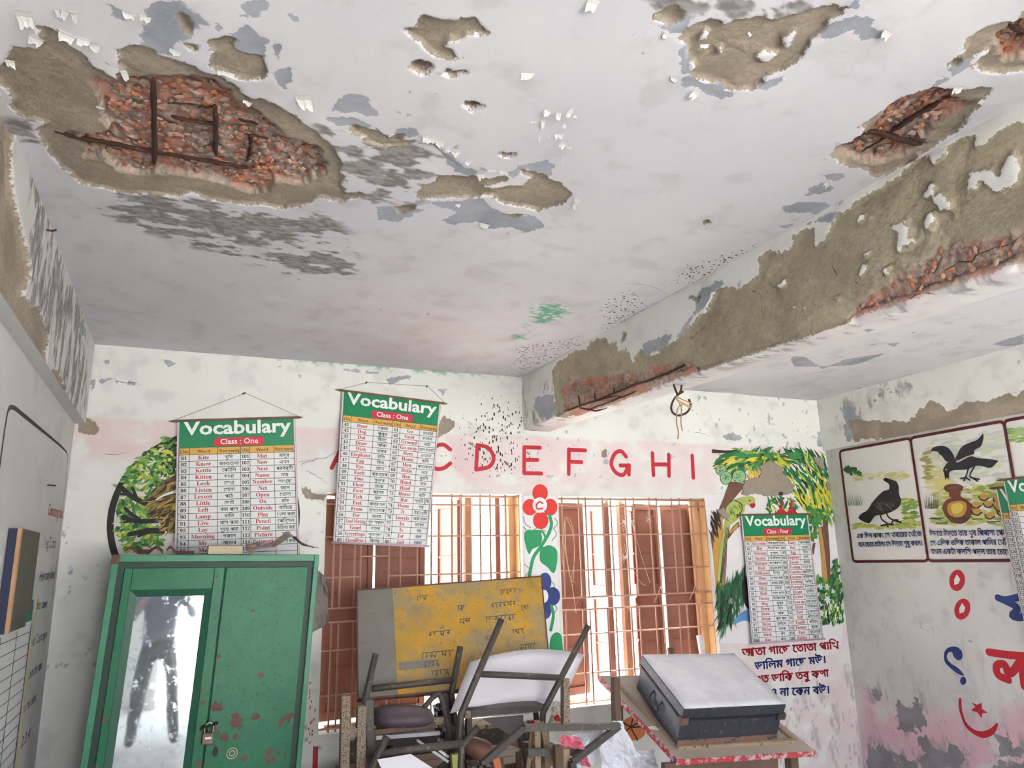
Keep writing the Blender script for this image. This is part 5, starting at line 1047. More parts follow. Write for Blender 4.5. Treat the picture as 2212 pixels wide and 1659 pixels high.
def mirror_mat():
    t = NT('dusty_mirror'); n = t.noise(30, 4, .7); s_ = t.noise(120, 2)
    d = t.ramp(n, .5, .8)
    t.bump(t.noise(7, 2), .02, .004)
    return t.done(t.mix(d, lin((226, 234, 238)), lin((190, 200, 206))), t.math('ADD', .03, t.math('MULTIPLY', d, .15)), .80)
o = MB().add([K(ix0, iz0, -.0155), K(ix1, iz0, -.0155), K(ix1, iz1, -.0155), K(ix0, iz1, -.0155)], [(3, 2, 1, 0)]).build('mirror', mirror_mat(), dl); o.matrix_parent_inverse = Matrix.Identity(4); tri(o, 'dusty mirror glass')
dr = kbox('door', M_EN, [(xs_+.003, kw-.052, zt, kh-.08, -.018, -.002)])
kbox('corner_plate', M_RUSTY, [(-.002, .034, -.002, .045, -.03, .002)])
kx, kz = KL(D8((1027,1545))[0]); hh = [K(kx+.016*math.cos(t)*.8, kz+.022*math.sin(t), .0005) for t in np.linspace(0, 6.28, 12, endpoint=False)]
o = MB().prism(hh, (0, -.001, 0)).build('key_hole', P_BLACK, dr); o.matrix_parent_inverse = Matrix.Identity(4)
lx, lz = KL(D8((1145,1555))[0])
M_BRASS = flat((150, 150, 120), .4, .7, name='dull_brass', var=.2)
m_ = MB()
for r0, r1, oo in ((.022, .026, .004), (.010, .014, .004)):
    V = [K(lx+r*math.cos(t), lz+r*math.sin(t), o_) for t in np.linspace(0, 6.28, 16, endpoint=False) for r, o_ in ((r0, .0), (r0, oo), (r1, oo), (r1, .0))]
    m_.add(V, [(4*i+j, 4*i+j+1, 4*((i+1) % 16)+j+1, 4*((i+1) % 16)+j) for i in range(16) for j in range(3)])
o = m_.build('lock_escutcheon', M_BRASS, dr); o.matrix_parent_inverse = Matrix.Identity(4)
for q, r in (((1030,1235),.03), ((1170,1290),.02), ((1310,1300),.022), ((1090,1440),.026), ((1290,550),.010), ((1170,1440),.015), ((1230,1590),.016), ((1380,1590),.012)):
    x, z = KL(D8(q)[0]); o = MB().prism([K(x+r*rng.uniform(.6, 1.2)*math.cos(t), z+r*rng.uniform(.5, 1.1)*math.sin(t), -.0018) for t in np.linspace(0, 6.28, 11, endpoint=False)], (0, -.0006, 0)).build('rust_spot', M_RUSTY, dr); o.matrix_parent_inverse = Matrix.Identity(4)
# hasp and padlock
hx, hz = KL(D8((985,1375))[0])
hs = MB().tube(spline([K(hx-.035, hz+.005, .0), K(hx-.03, hz-.005, .02), K(hx, hz-.012, .022), K(hx+.03, hz-.018, .012), K(hx+.03, hz-.018, -.004)]), .006, 6).build('hasp', M_RUST, cab, smooth=True)
px_, pz_ = KL(D8((975,1440))[0])
pl = thing('padlock', 'small brown padlock hanging from the cabinet hasp', 'padlock', K(px_, pz_+.03, .02))
m_ = MB(); kb(px_-.026, px_+.026, pz_-.022, pz_+.03, .006, .026)(m_); m_.build('lock_body', flat((116, 92, 80), .5, .4, name='padlock_brown', var=.2), pl, bevel=.004, fix=True)
MB().tube(spline([K(px_-.018, pz_-.018, .016), K(px_-.018, pz_-.05, .016), K(px_, pz_-.066, .016), K(px_+.018, pz_-.05, .016), K(px_+.018, pz_-.018, .016)]), .005, 8).build('shackle', flat((150, 146, 140), .35, .9, name='steel_shackle'), pl, smooth=True)
m_ = MB(); kb(px_-.014, px_+.014, pz_-.004, pz_+.006, .0262, .0268)(m_); m_.build('name_plate', M_WHITE, pl, fix=True)
# things lying on the cabinet
TOPZ = lambda x, y: (K(x, 0)+np.array([0, y-4.10, 0]))
def top_pt(u, y, dz=0.): p_ = at_y(u, 1190, y); x = (p_-KO)@KX; return K(x, 0)+np.array([0, y-4.10, dz])
bk = thing('book', 'thick worn book lying flat on the green cabinet', 'book', top_pt(487, 4.2))
A, B = top_pt(450, 4.14), top_pt(524, 4.14)
m_ = MB(); L_ = B-A
for z0, z1, ins, mt, nm in ((.0, .004, 0, M_RUSTY, 'cover'), (.004, .044, .004, flat((206, 192, 166), .9, name='book_pages', var=.12, scale=90), 'pages'), (.044, .048, 0, flat((150, 120, 96), .8, name='book_cover'), 'cover')):
    MB().box((ins, 0, z0), (1-ins, .2, z1), fn=lambda x, y, z: A+L_*x+np.array([0, y, z])).build(nm, mt, bk)
def crumple(name, label, cat, quad, mat, amp, n=(12, 8), seed=1, parent=None, group=None, solid=.0015, fold=None):
    Q = [np.array(q, float) for q in quad]; e1 = Q[1]-Q[0]; e2 = Q[3]-Q[0]; nn = np.cross(e1, e2); nn /= np.linalg.norm(nn)
    def fn(i, j):
        p_ = (Q[0]*(1-i)+Q[1]*i)*(1-j)+(Q[3]*(1-i)+Q[2]*i)*j
        v = float(fbm(np.array([i*3.+seed]), np.array([j*3.+seed*.7]), 1.4, seed, 3)[0])-.5; w_ = float(fbm(np.array([i*3.]), np.array([j*3.]), 3.4, seed+9, 2)[0])-.5
        return p_+nn*(amp*2*v+amp*.8*w_+(fold(i, j) if fold else 0))+np.array([0, 0, 0])
    o = MB().grid(fn, *n).build(name, mat, parent, smooth=False, solid=solid)
    return tri(o, label, cat, group)
M_MAG = flat((176, 150, 136), .6, name='magazine_page', var=.3, scale=14, wear=(86, 116, 160), wear_at=.6, wscale=9)
M_DRYP = flat((112, 78, 70), .85, name='dry_brown_paper', var=.3, scale=20); M_GREYP = flat((128, 120, 112), .8, name='grey_sheet', var=.25, scale=9)
tA, tB = top_pt(535, 4.14), top_pt(688, 4.16)
crumple('magazine', 'crumpled colourful magazine heaped on the right of the cabinet top', 'magazine', [tA+np.array([0, 0, .016]), tB+np.array([0, 0, .016]), tB+np.array([-.02, .16, .03]), tA+np.array([0, .18, .06])], M_MAG, .012, (14, 6), 4, fold=lambda i, j: .07*max(0, 1-abs(i-.62)/.38)+.02*math.sin(8*i)**2)
tC, tD = top_pt(272, 4.13), top_pt(352, 4.13)
crumple('dry_paper', 'curled brown dry paper at the left of the cabinet top', 'paper', [tC+np.array([0, 0, .003]), tD+np.array([0, 0, .003]), tD+np.array([0, .10, .03]), tC+np.array([0, .10, .03])], M_DRYP, .006, (16, 5), 9, fold=lambda i, j: .028*max(0, math.sin(9*i+.6))*(1-.4*j))
tC, tD = top_pt(360, 4.13), top_pt(420, 4.13)
crumple('dry_paper', 'flat brown dry paper near the middle of the cabinet top', 'paper', [tC+np.array([0, 0, .007]), tD+np.array([0, 0, .007]), tD+np.array([0, .1, .02]), tC+np.array([0, .1, .02])], M_DRYP, .003, (10, 4), 19, fold=lambda i, j: .03*max(0, 1-abs(i-.12)/.2))
G = lambda *p_: [at_y(*q, 4.34) for q in D8(*p_)]
q_ = G((1743,230), (1818,330), (1818,640), (1718,720))
crumple('cardboard', 'bent grey cardboard sheet wedged behind the cabinet side', 'cardboard', [q_[0]-np.array([.03, 0, 0]), q_[1], q_[2], q_[3]-np.array([.03, 0, 0])], M_GREYP, .02, (8, 12), 23, solid=.003, fold=lambda i, j: -.05*abs(j-.42)*i)
# ------------------------------------------------------------ left wall: blue box and lesson chart
E1 = lambda *p_: pp(p_, 2.681, 0, 1040)
u, v = E1((50,272))[0]; by0, bz1 = LEFT.ab(u, v); u, v = E1((10,873))[0]; _, bz0 = LEFT.ab(u, v)
u, v = E1((128,272))[0]; bx1 = at_y(u, v, by0)[0]
u, v = E1((240,242))[0]; d_ = ray(u, v); by1 = (CAM+d_*(bx1-CAM[0])/d_[0])[1]
bx = thing('wall_box', 'dark blue box with a tan edge fixed on the left wall', 'box', (-.583, by0, bz0))
M_NAVY = flat((46, 52, 82), .7, name='navy_board', var=.15, scale=20); M_TANE = flat((196, 152, 112), .6, name='tan_edge', var=.15, scale=30); M_OLV = flat((92, 92, 80), .8, name='olive_side', var=.2, scale=12)
MB().box((-.583, by0, bz0), (bx1-.012, by1, bz1)).build('core', M_OLV, bx)
MB().box((-.583, by0-.008, bz0), (bx1-.012, by0, bz1)).build('front_board', M_NAVY, bx)
MB().box((bx1-.012, by0-.008, bz0), (bx1, by0+.02, bz1)).build('edge_strip', M_TANE, bx)
MB().box((bx1-.012, by0+.02, bz0+.05), (bx1, by1, bz1)).build('side_board', M_OLV, bx)
u, v = E1((205,705))[0]; cy1, cz1 = LEFT.ab(u, v); u, v = E1((95,1640))[0]; cy1b, cz0 = LEFT.ab(u, v); cy0 = by0-.55
lc = thing('lesson_chart', 'word chart with purple and yellow border below the blue box', 'poster', (-.58, cy1, .5))
LC = lambda y, z, o=0.: LEFT.P(y, z, .006+o)
zt_, zb_ = cz1+.02, .45; cye = cy1
MB().grid(lambda i, j: LC(cy0+(cye-cy0)*i, zt_+(zb_-zt_)*j), 10, 14).build('sheet', M_CHART, lc, solid=.0015)
for a_, b_, mt, nm in ((.0, .045, flat((206, 206, 130), .6, name='yellow_border'), 'border'), (.055, .068, M_BORDER, 'border'), (.078, .090, flat((150, 96, 150), .6, name='purple_border'), 'border')):
    MB().grid(lambda i, j: LC(cye-b_+(b_-a_)*i, zt_+(zb_-zt_)*j, .0012), 1, 14).build(nm, mt, lc)
MB().grid(lambda i, j: LC(cy0+(cye-.1-cy0)*i, zt_-.09*j, .0012), 8, 2).build('header_panel', M_VGREEN, lc)
P = Print(lambda a_, b_, o_=0.: LC(cy0+(cye-.1-cy0)*a_, zt_+(zb_-zt_)*b_, .002+o_))
for k in range(22): P.rect('k', 0, 1, .12+k*.042, .1225+k*.042, .0, 8, 1)
for u_ in (.0, .25, .5, .75, 1.): P.rect('k', u_-.004, u_+.004, .1, 1, .0, 1, 10)
tri(P.mb['k'].build('ruled_lines', M_INK, lc), kind='stuff')
def wall_nail(surf, u, v, label, dirv):
    a_, b_ = surf.ab(u, v); o = MB().tube([surf.P(a_, b_, -.01), surf.P(a_, b_, .02), surf.P(a_, b_, .03)+np.array(dirv)], .0035, 6).build('nail', M_RUST, None, smooth=True); tri(o, label, 'nail')
wall_nail(LBEAM, 100, 497, 'bent nail high on the left tie beam', (0, .005, .008)); wall_nail(LEFT, 102, 1048, 'nail in the left wall above the red lesson heading', (0, .02, 0)); wall_nail(LEFT, 103, 1425, 'short nail low on the left wall near the corner', (0, .02, -.01))
# ------------------------------------------------------------ heap of broken school furniture under the windows
M_STEEL = flat((86, 80, 75), .55, .25, name='dirty_grey_steel', var=.25, scale=40, wear=(122, 110, 97), wear_at=.62, wscale=35)
M_STEELD = flat((74, 68, 66), .6, .2, name='dark_steel', var=.3, scale=40, wear=(112, 96, 84), wear_at=.64, wscale=30)
M_SPECK = flat((146, 132, 114), .85, name='rust_speckled_steel', var=.2, scale=60, wear=(100, 76, 58), wear_at=.53, wscale=150)
M_WOODD = flat((104, 84, 70), .85, name='old_dark_wood', var=.3, scale=12); M_WOODL = flat((168, 144, 118), .85, name='old_pale_wood', var=.25, scale=14, wear=(110, 88, 70), wear_at=.6)
M_LAM = flat((226, 224, 230), .5, name='white_laminate', var=.04, scale=5, wear=(150, 146, 148), wear_at=.74, wscale=30)
def Y(f, Yd, *pts): return [at_y(u, v, Yd) for u, v in f(*pts)]
def down(p_, z=0.01): q = np.array(p_, float); q[2] = z; return q
# worn wooden bench at the back that carries the heap
bn_ = thing('wooden_bench', 'dark wooden school bench buried under the furniture heap', 'bench', (1.6, 4.2, 0))
for k in range(3): MB().box((.86, 4.0+k*.145, .60), (2.12, 4.0+k*.145+.138, .635)).build('plank', M_WOODD, bn_, bevel=.004)
for x in (.92, 2.02):
    for y in (4.03, 4.36): MB().box((x, y, 0), (x+.06, y+.05, .60)).build('leg', M_WOODD, bn_, bevel=.004)
    MB().box((x+.01, 4.08, .2), (x+.05, 4.36, .26)).build('rail', M_WOODD, bn_)
o = MB().box((0, 0, 0), (1, 1, 1), fn=lambda a, b, c: np.array([.95+1.2*a, 4.50-.02*b+.06*c, .02+.70*c])).build('dark_backing', flat((78, 72, 70), .8, name='dark_backing', var=.3, scale=9, wear=(120, 104, 92), wear_at=.6), None); tri(o, 'added dark blackboard leaning below the left window sill', 'backing')  # made-up dark fill, added to cover the pale wall behind the heap
# yellow and grey board leaning on the grille
yb = thing('painted_board', 'worn yellow and grey painted metal board leaning before the window', 'board', at_y(980, 1500, 4.1))
c4 = [at_y(770, 1274, 4.50), at_y(1170, 1244, 4.50), at_y(1192, 1476, 4.0), at_y(772, 1513, 4.0)]
_n = np.cross(c4[1]-c4[0], c4[3]-c4[0]); _d = ray(1192, 1476); c4[2] = CAM+_d*(((c4[0]-CAM)@_n)/(_d@_n))
nb_ = np.cross(c4[1]-c4[0], c4[3]-c4[0]); nb_ /= np.linalg.norm(nb_); nb_ = nb_ if nb_[1] < 0 else -nb_
def YB(a, b, o=0.): return (c4[0]*(1-a)+c4[1]*a)*(1-b)+(c4[3]*(1-a)+c4[2]*a)*b+nb_*o
def yellow():
    t = NT('worn_yellow'); n = t.noise(5, 5, .65); f = t.noise(28, 5, .7); g = t.noise(90, 3, .7)
    col = t.mix(t.ramp(n, .35, .7), lin((214, 164, 52)), lin((186, 152, 74)))
    col = t.mix(t.math('MULTIPLY', t.ramp(t.noise(3.2, 4, .7), .44, .60), .8), col, lin((164, 152, 116)))
    col = t.mix(t.math('MULTIPLY', t.ramp(t.noise(12, 4, .7), .52, .64), .6), col, lin((150, 142, 122)))
    col = t.mix(t.ramp(f, .60, .66), col, lin((134, 130, 120)))
    col = t.mix(t.ramp(g, .64, .70), col, lin((86, 78, 66)))
    t.bump(f, .15, .003); return t.done(col, .6)
M_YEL = yellow(); M_GRYB = flat((136, 132, 126), .6, name='grey_board', var=.12, scale=9, wear=(96, 78, 66), wear_at=.68, wscale=16)
MB().box((0, 0, 0), (1, 1, 1), fn=lambda a, o, b: YB(a, b, -.012*o)).build('panel', M_GRYB, yb)
sp_ = .178
MB().box((sp_, 0, 0), (1, 1, 1), fn=lambda a, o, b: YB(a+.015*b*(a < .3), b, .001*(1-o))).build('yellow_paint', M_YEL, yb)
MB().box((.2, 0, .72), (.375, 1, .785), fn=lambda a, o, b: YB(a, b, 0.0018*(1-o)+.0004)).build('grey_streak', M_GRYB, yb)
for a0, b0, a1, b1 in ((0, 0, 1, .012), (0, .985, 1, 1), (0, 0, .006, 1), (.994, 0, 1, 1)): MB().box((a0, 0, b0), (a1, 1, b1), fn=lambda a, o, b: YB(a, b, .004-.02*o)).build('rim', M_RUSTY, yb)
P = Print(lambda a, b, o=0.: YB(a, b, .002+o)); asp_ = np.linalg.norm(c4[3]-c4[0])/np.linalg.norm(c4[1]-c4[0])
for a, b, w_, n_ in ((.75, .16, .10, 5), (.51, .29, .05, 3), (.70, .29, .14, 7), (.52, .42, .06, 4), (.66, .42, .17, 8), (.36, .52, .11, 5), (.32, .70, .16, 7), (.33, .78, .07, 4), (.36, .86, .10, 5), (.65, .60, .06, 3), (.80, .56, .07, 4), (.86, .34, .05, 3), (.84, .70, .10, 5), (.30, .16, .06, 3)):
    P.poly('k', [(a, b-.045), (a+w_, b-.05), (a+w_, b-.043), (a, b-.038)])            # illegible scratched words: a head line with short strokes below
    for k in range(n_):
        x = a+w_*(k+rng.random()*.6)/n_; y0 = b-.045; y1 = b-rng.uniform(-.01, .015); x1 = x+rng.normal(0, .006); t_ = .0022
        P.poly('k', [(x-t_, y0), (x+t_, y0), (x1+t_, y1), (x1-t_, y1)])
        if rng.random() < .6: P.poly('k', [(x1, y1), (x1-.012, (y0+y1)/2), (x1-.010, (y0+y1)/2-.006), (x1+.004, y1-.008)])
tri(P.mb['k'].build('scratched_writing', flat((108, 104, 92), .8, name='scratch_ink'), yb), kind='stuff')
def frame(name, label, cat, base, tubes, mat=M_STEEL, group=None):
    t = thing(name, label, cat, base, group)
    for nm, pts, r, hol in tubes: MB().tube(pts, r, 10, hollow=hol).build(nm, mat, t, smooth=True)
    return t
A_ = Y(D5, 3.95, (585,765), (500,1130), (1245,708), (1172,1100), (560,1040), (1190,970))
frame('broken_chair', 'upturned grey tube chair frame in front of the yellow board', 'chair frame', down(A_[1]), [('leg', [A_[0], A_[1], down(A_[1]+np.array([-.05, 0, 0]))], .0165, True), ('leg', [A_[2], A_[3], down(A_[3]+np.array([-.04, 0, 0]))], .0165, True), ('crossbar', [A_[4], A_[5]], .016, False)])
B_ = Y(D5, 3.72, (1567,495), (1250,1240), (2245,548), (1890,1225), (1400,925), (2045,955))
frame('broken_chair', 'upturned steel chair legs in front of the white panel', 'chair frame', down(B_[1]), [('leg', [B_[0], B_[1], down(B_[1]+np.array([-.08, 0, 0]))], .017, True), ('leg', [B_[2], B_[3], down(B_[3]+np.array([-.08, 0, 0]))], .017, True), ('crossbar', [B_[4], B_[5]], .016, False)])
# white laminate panel, slightly bowed
W_ = [at_y(u, v, y) for u, v, y in ((1015,1431,3.92), (1262,1414,3.92), (1214,1516,3.80), (972,1541,3.80))]
wn_ = np.cross(W_[1]-W_[0], W_[3]-W_[0]); wn_ /= np.linalg.norm(wn_)
o = MB().grid(lambda i, j: (W_[0]*(1-i)+W_[1]*i)*(1-j)+(W_[3]*(1-i)+W_[2]*i)*j+np.array([0, 0, .045*4*i*(1-i)*(1-.45*j)]), 14, 6).build('laminate_offcut', M_LAM, None, smooth=True, solid=.006); tri(o, 'bowed white laminate panel lying in the furniture heap', 'panel')
# speckled desk frame on the left of the heap
t = thing('broken_desk', 'rust speckled square tube desk frame beside the cabinet', 'desk frame', down(Y(D5, 3.7, (400,1659))[0]))
for a, b in (((348,1092), (348,1640)), ((472,1172), (462,1640))):
    q = Y(D5, 3.7, a, b); MB().bar(q[0], down(q[1]), .042, .042, up=(0, 1, 0)).build('post', M_SPECK, t, bevel=.003)
q = Y(D5, 3.7, (335,1310), (455,1400)); MB().bar(q[0], q[1], .03, .03).build('brace', M_SPECK, t)
q = Y(E3, 3.78, (790,350), (860,1060)); MB().bar(q[0], down(q[1]+np.array([.03, 0, 0])), .035, .012, up=(0, 1, 0)).build('flat_strut', M_STEEL, t)
q = Y(E3, 3.74, (690,560), (760,1334)); MB().bar(q[0], down(q[1]), .03, .02, up=(0, 1, 0)).build('flat_strut', M_STEEL, t)
# padded chair on its side with a bent tube back
q = Y(D5, 3.85, (955,1195), (1040,1100), (1085,1090), (1115,1180), (1150,1350), (1172,1480), (1150,1600), (1080,1660))
ch = thing('padded_chair', 'dark padded chair with a bent tube back in the heap', 'chair', down(q[4]))
MB().tube(spline(q)+[down(q[-1])], .0145, 8).build('back_tube', M_STEELD, ch, smooth=True)
q2 = Y(D5, 3.9, (1180,1090), (1200,1250), (1240,1440)); MB().tube(spline(q2)+[down(q2[-1])], .0145, 8).build('back_tube', M_STEELD, ch, smooth=True)
s0, s1 = Y(D5, 3.88, (548,1262), (1010,1245)); M_VINYL = flat((84, 70, 78), .5, name='purple_vinyl', var=.2, scale=20, wear=(140, 118, 108), wear_at=.66)
def seat_fn(i, j):
    a = -H90+math.pi*i; b = 2*math.pi*j; c_ = (s0+s1)/2; hx = (s1-s0)/2
    return c_+hx*math.copysign(abs(math.sin(a))**.7, math.sin(a))+np.array([0, .16*math.cos(a)**.5*math.cos(b) if math.cos(a) > 0 else 0, .052*max(0, math.cos(a))**.5*math.sin(b)])
MB().grid(seat_fn, 14, 14).build('seat', M_VINYL, ch, smooth=True)
q = Y(D5, 3.86, (590,1345), (1110,1285)); MB().bar(q[0], q[1], .03, .032).build('seat_rail', M_SPECK, ch)
q = Y(D5, 3.78, (570,1380), (1050,1320)); MB().bar(q[0], q[1], .02, .022).build('seat_rail', M_WOODD, ch)
# low tube frame with open ends
C_ = Y(D5, 3.6, (670,1412), (565,1645), (612,1548), (1262,1468), (1385,1335), (1255,1490), (1180,1659))
frame('broken_stool', 'low grey tube stool frame with open pipe ends', 'stool frame', down(C_[1]), [('leg', [C_[0], C_[1], down(C_[1])], .0165, True), ('crossbar', [C_[2], C_[3]], .0175, False), ('leg', [C_[4], C_[5], down(C_[6])], .0165, True)])
# front desk frame
D_ = [at_y(u, v, 3.42) for u, v in ((1131,1572), (1337,1568), (1236,1646), (1040,1652), (1221,1466), (1221,1565))]
dk = thing('broken_desk', 'grey angle iron desk frame at the front of the heap', 'desk frame', down(D_[3]))
MB().bar(D_[0], D_[1], .035, .03).build('rail', M_STEEL, dk); MB().bar(D_[1], D_[2], .028, .028).build('brace', M_STEELD, dk); MB().bar(D_[0], D_[3], .03, .028).build('brace', M_STEELD, dk)
MB().bar(D_[3], down(D_[3]), .03, .03, up=(0, 1, 0)).build('post', M_STEELD, dk); MB().bar(D_[2], down(D_[2]), .03, .03, up=(0, 1, 0)).build('post', M_STEELD, dk)
MB().bar(D_[4], D_[5], .034, .034, up=(0, 1, 0)).build('post', M_SPECK, dk)
q = Y(E4, 3.5, (1160,945), (1935,935)); MB().bar(q[0], q[1], .03, .032).build('rail', M_STEEL, dk)
for a, b, w in (((1592,845), (1600,1180), .042), ((1690,890), (1695,1180), .038)):
    q = Y(E4, 3.46, a, b); MB().bar(q[0], down(q[1]), w, w*.8, up=(0, 1, 0)).build('post', M_WOODL if w < .04 else M_WOODD, dk)
# upturned dark seat with its rail behind the front frame
q = Y(D5, 3.75, (1270,1238), (1840,1190)); rs = thing('broken_chair', 'upturned dark chair seat under the white panel', 'chair seat', down(q[0]))
MB().bar(q[0], q[1], .05, .034).build('seat_rail', M_SPECK, rs)
q = Y(D5, 3.82, (1280,1205), (1850,1165)); MB().bar(q[0], q[1], .2, .03).build('seat_board', M_STEELD, rs)
q = Y(D5, 3.80, (1310,1230), (1300,1659)); MB().bar(q[0], down(q[1]), .028, .028, up=(0, 1, 0)).build('leg', M_STEELD, rs)
q = Y(D5, 3.80, (1830,1180), (1850,1400), (1860,1659)); MB().tube([q[0], q[1], down(q[2])], .016, 8).build('leg', M_STEELD, rs, smooth=True)
MB().prism(Y(E4, 3.72, (540,480), (1110,425), (1110,540), (920,695)), (0, .012, 0)).build('plywood_piece', flat((96, 86, 88), .7, name='dark_ply', var=.15), rs)
# brown leather cushion
cu = Y(E4, 3.70, (250,760), (420,735), (640,800), (690,880), (600,1000), (520,1060), (380,1040), (270,930))
c0 = sum(cu)/len(cu); m_ = MB(); n_ = len(cu)
rings = [(1., .0), (.96, -.03), (.7, -.055), (.3, -.066)]
V = [c0+(p_-c0)*s_+np.array([0, d_, 0]) for s_, d_ in rings for p_ in cu]+[c0+np.array([0, -.068, 0])]+[p_+np.array([0, .06, 0]) for p_ in cu]
F = [(k*n_+i, k*n_+(i+1) % n_, (k+1)*n_+(i+1) % n_, (k+1)*n_+i) for k in range(3) for i in range(n_)]+[(3*n_+i, 3*n_+(i+1) % n_, 4*n_) for i in range(n_)]+[(4*n_+1+i, 4*n_+1+(i+1) % n_, (i+1) % n_, i) for i in range(n_)]
o = m_.add(V, F).build('cushion', flat((112, 76, 64), .6, name='brown_leather', var=.25, scale=14), None, smooth=True, fix=True); tri(o, 'brown leather seat cushion sagging between the pipes', 'cushion')
# loose wooden slats
SL = [((1300,500), (1290,1180), .03), ((1365,520), (1450,960), .022), ((1230,660), (960,1180), .02), ((1420,560), (1480,1180), .03), ((1270,1000), (1180,1180), .018), ((940,800), (1330,905), .03), ((1330,1000), (1560,1120), .028), ((780,1020), (1010,1160), .03), ((1040,930), (1010,1190), .026), ((1120,900), (1130,1190), .045)]
LBL = ['upright thick pale slat under the red rag', 'thin slat leaning right beside the red rag', 'thin slat leaning left behind the front frame', 'upright dark slat near the pink bag', 'short thin slat low behind the front frame', 'pale batten lying across behind the front frame', 'short batten sloping towards the white post', 'grey batten sloping at the bottom of the heap', 'thin upright stick left of the rough post', 'rough split post at the bottom of the heap']
for (a, b, w), lb in zip(SL, LBL):
    KK_ = LBL.index(lb); q = Y(E4, 3.54+.032*KK_, a, b); e = q[1] if b[1] < 1150 else down(q[1]+(q[1]-q[0])*.3)
    o = MB().bar(q[0], e, w, w*.5, up=(0, 1, 0)).build('timber_stick', M_WOODL if rng.random() < .6 else M_WOODD, None); tri(o, lb, 'slat', 'loose slats in the heap')
for k, (a, b, lb) in enumerate((((560,1350), (1130,1300), 'upper grey board lying behind the padded chair'), ((560,1400), (1050,1365), 'lower pale board lying behind the padded chair'), ((1250,1330), (1720,1290), 'grey board lying behind the upturned seat'))):
    q = Y(D5, 4.05-.03*k, a, b); o = MB().bar(q[0], q[1], .16, .018).build('timber_offcut', M_WOODL if k != 1 else M_LAM, None); tri(o, lb, 'board', 'loose boards in the heap')
for (a, b, lb) in (((1480,930), (1925,1240), 'pale edged batten slanting behind the stool frame'), ((1790,1070), (1930,1170), 'short pale batten slanting by the bent tube')):
    q = Y(E3, 3.75, a, b); o = MB().bar(q[0], q[1], .02, .012).build('timber_stick', M_LAM, None); tri(o, lb, 'slat', 'loose slats in the heap')
q = Y(E3, 3.55, (905,1210), (1390,1130), (1750,1360), (1000,1420)); o = MB().prism(q, (0, .004, -.002)).build('laminate_offcut', M_LAM, None); tri(o, 'white board offcut at the bottom of the heap', 'board')
q = Y(D5, 3.6, (1180,1560), (1250,1545), (1262,1700), (1190,1700)); o = MB().prism(q, (0, .03, 0)).build('green_block', flat((170, 178, 92), .8, name='yellow_green'), None); tri(o, 'yellow green block below the pipe joint', 'block')
q = Y(D5, 3.58, (1500,1600), (1550,1580), (1580,1700), (1520,1700)); o = MB().prism(q, (0, .02, 0)).build('orange_offcut', flat((186, 112, 74), .8, name='orange_wood'), None); tri(o, 'orange wooden offcut at the bottom edge', 'offcut')
# cloth and plastic
M_PINK = flat((226, 118, 138), .35, name='pink_plastic', var=.2, scale=25, wear=(240, 170, 180), wear_at=.58, wscale=30); M_CLOTH = flat((226, 226, 234), .8, name='white_cloth', var=.06, scale=14); M_REDC = flat((196, 40, 46), .6, name='red_cloth', var=.15)
M_STRIPE = flat((58, 52, 60), .8, name='dark_print_cloth', var=.3, scale=40, wear=(214, 210, 214), wear_at=.55, wscale=26)
def rag(name, label, cat, f, Yd, quad, mat, amp, n, seed): return crumple(name, label, cat, Y(f, Yd, *quad), mat, amp, n, seed, solid=.003)
rag('plastic_bag', 'crumpled pink plastic bag in front of the white cloth', 'bag', E4, 3.40, ((1590,690), (1900,740), (1960,900), (1640,860)), M_PINK, .035, (14, 10), 3)
rag('plastic_bag', 'pink plastic bag end hanging below the desk brace', 'bag', E4, 3.53, ((1880,960), (1990,950), (2040,1150), (1930,1120)), M_PINK, .03, (8, 10), 31)
rag('cloth', 'white cloth hanging over the end of the desk rail', 'cloth', D6, 3.52, ((330,1300), (520,1290), (640,1680), (350,1700)), M_CLOTH, .05, (14, 18), 5)
rag('cloth', 'white cloth bundle under the tilted table', 'cloth', D6, 3.56, ((560,1530), (760,1510), (800,1690), (540,1690)), M_CLOTH, .04, (12, 10), 6)
rag('cloth', 'pale cloth draped behind the pink bag', 'cloth', E4, 3.58, ((1760,700), (2212,640), (2100,1140), (1700,1180)), M_CLOTH, .03, (12, 12), 8)
rag('plastic_sack', 'crumpled pale sack by the speckled post', 'sack', E4, 3.66, ((1500,300), (1650,290), (1660,580), (1450,570)), flat((196, 182, 168), .8, name='sack', var=.15), .03, (10, 10), 12)
rag('red_rag', 'small red rag left of the slats', 'rag', E4, 3.58, ((1190,500), (1290,480), (1290,575), (1200,570)), M_REDC, .02, (6, 6), 14)
rag('red_rag', 'small red rag stuck in the pale sack', 'rag', E4, 3.6, ((1535,430), (1600,410), (1640,500), (1550,500)), M_REDC, .02, (6, 6), 15)
rag('printed_cloth', 'black and white printed cloth behind the bent tube', 'cloth', E3, 3.98, ((1700,420), (1830,380), (1880,980), (1760,960)), M_STRIPE, .03, (8, 12), 16)
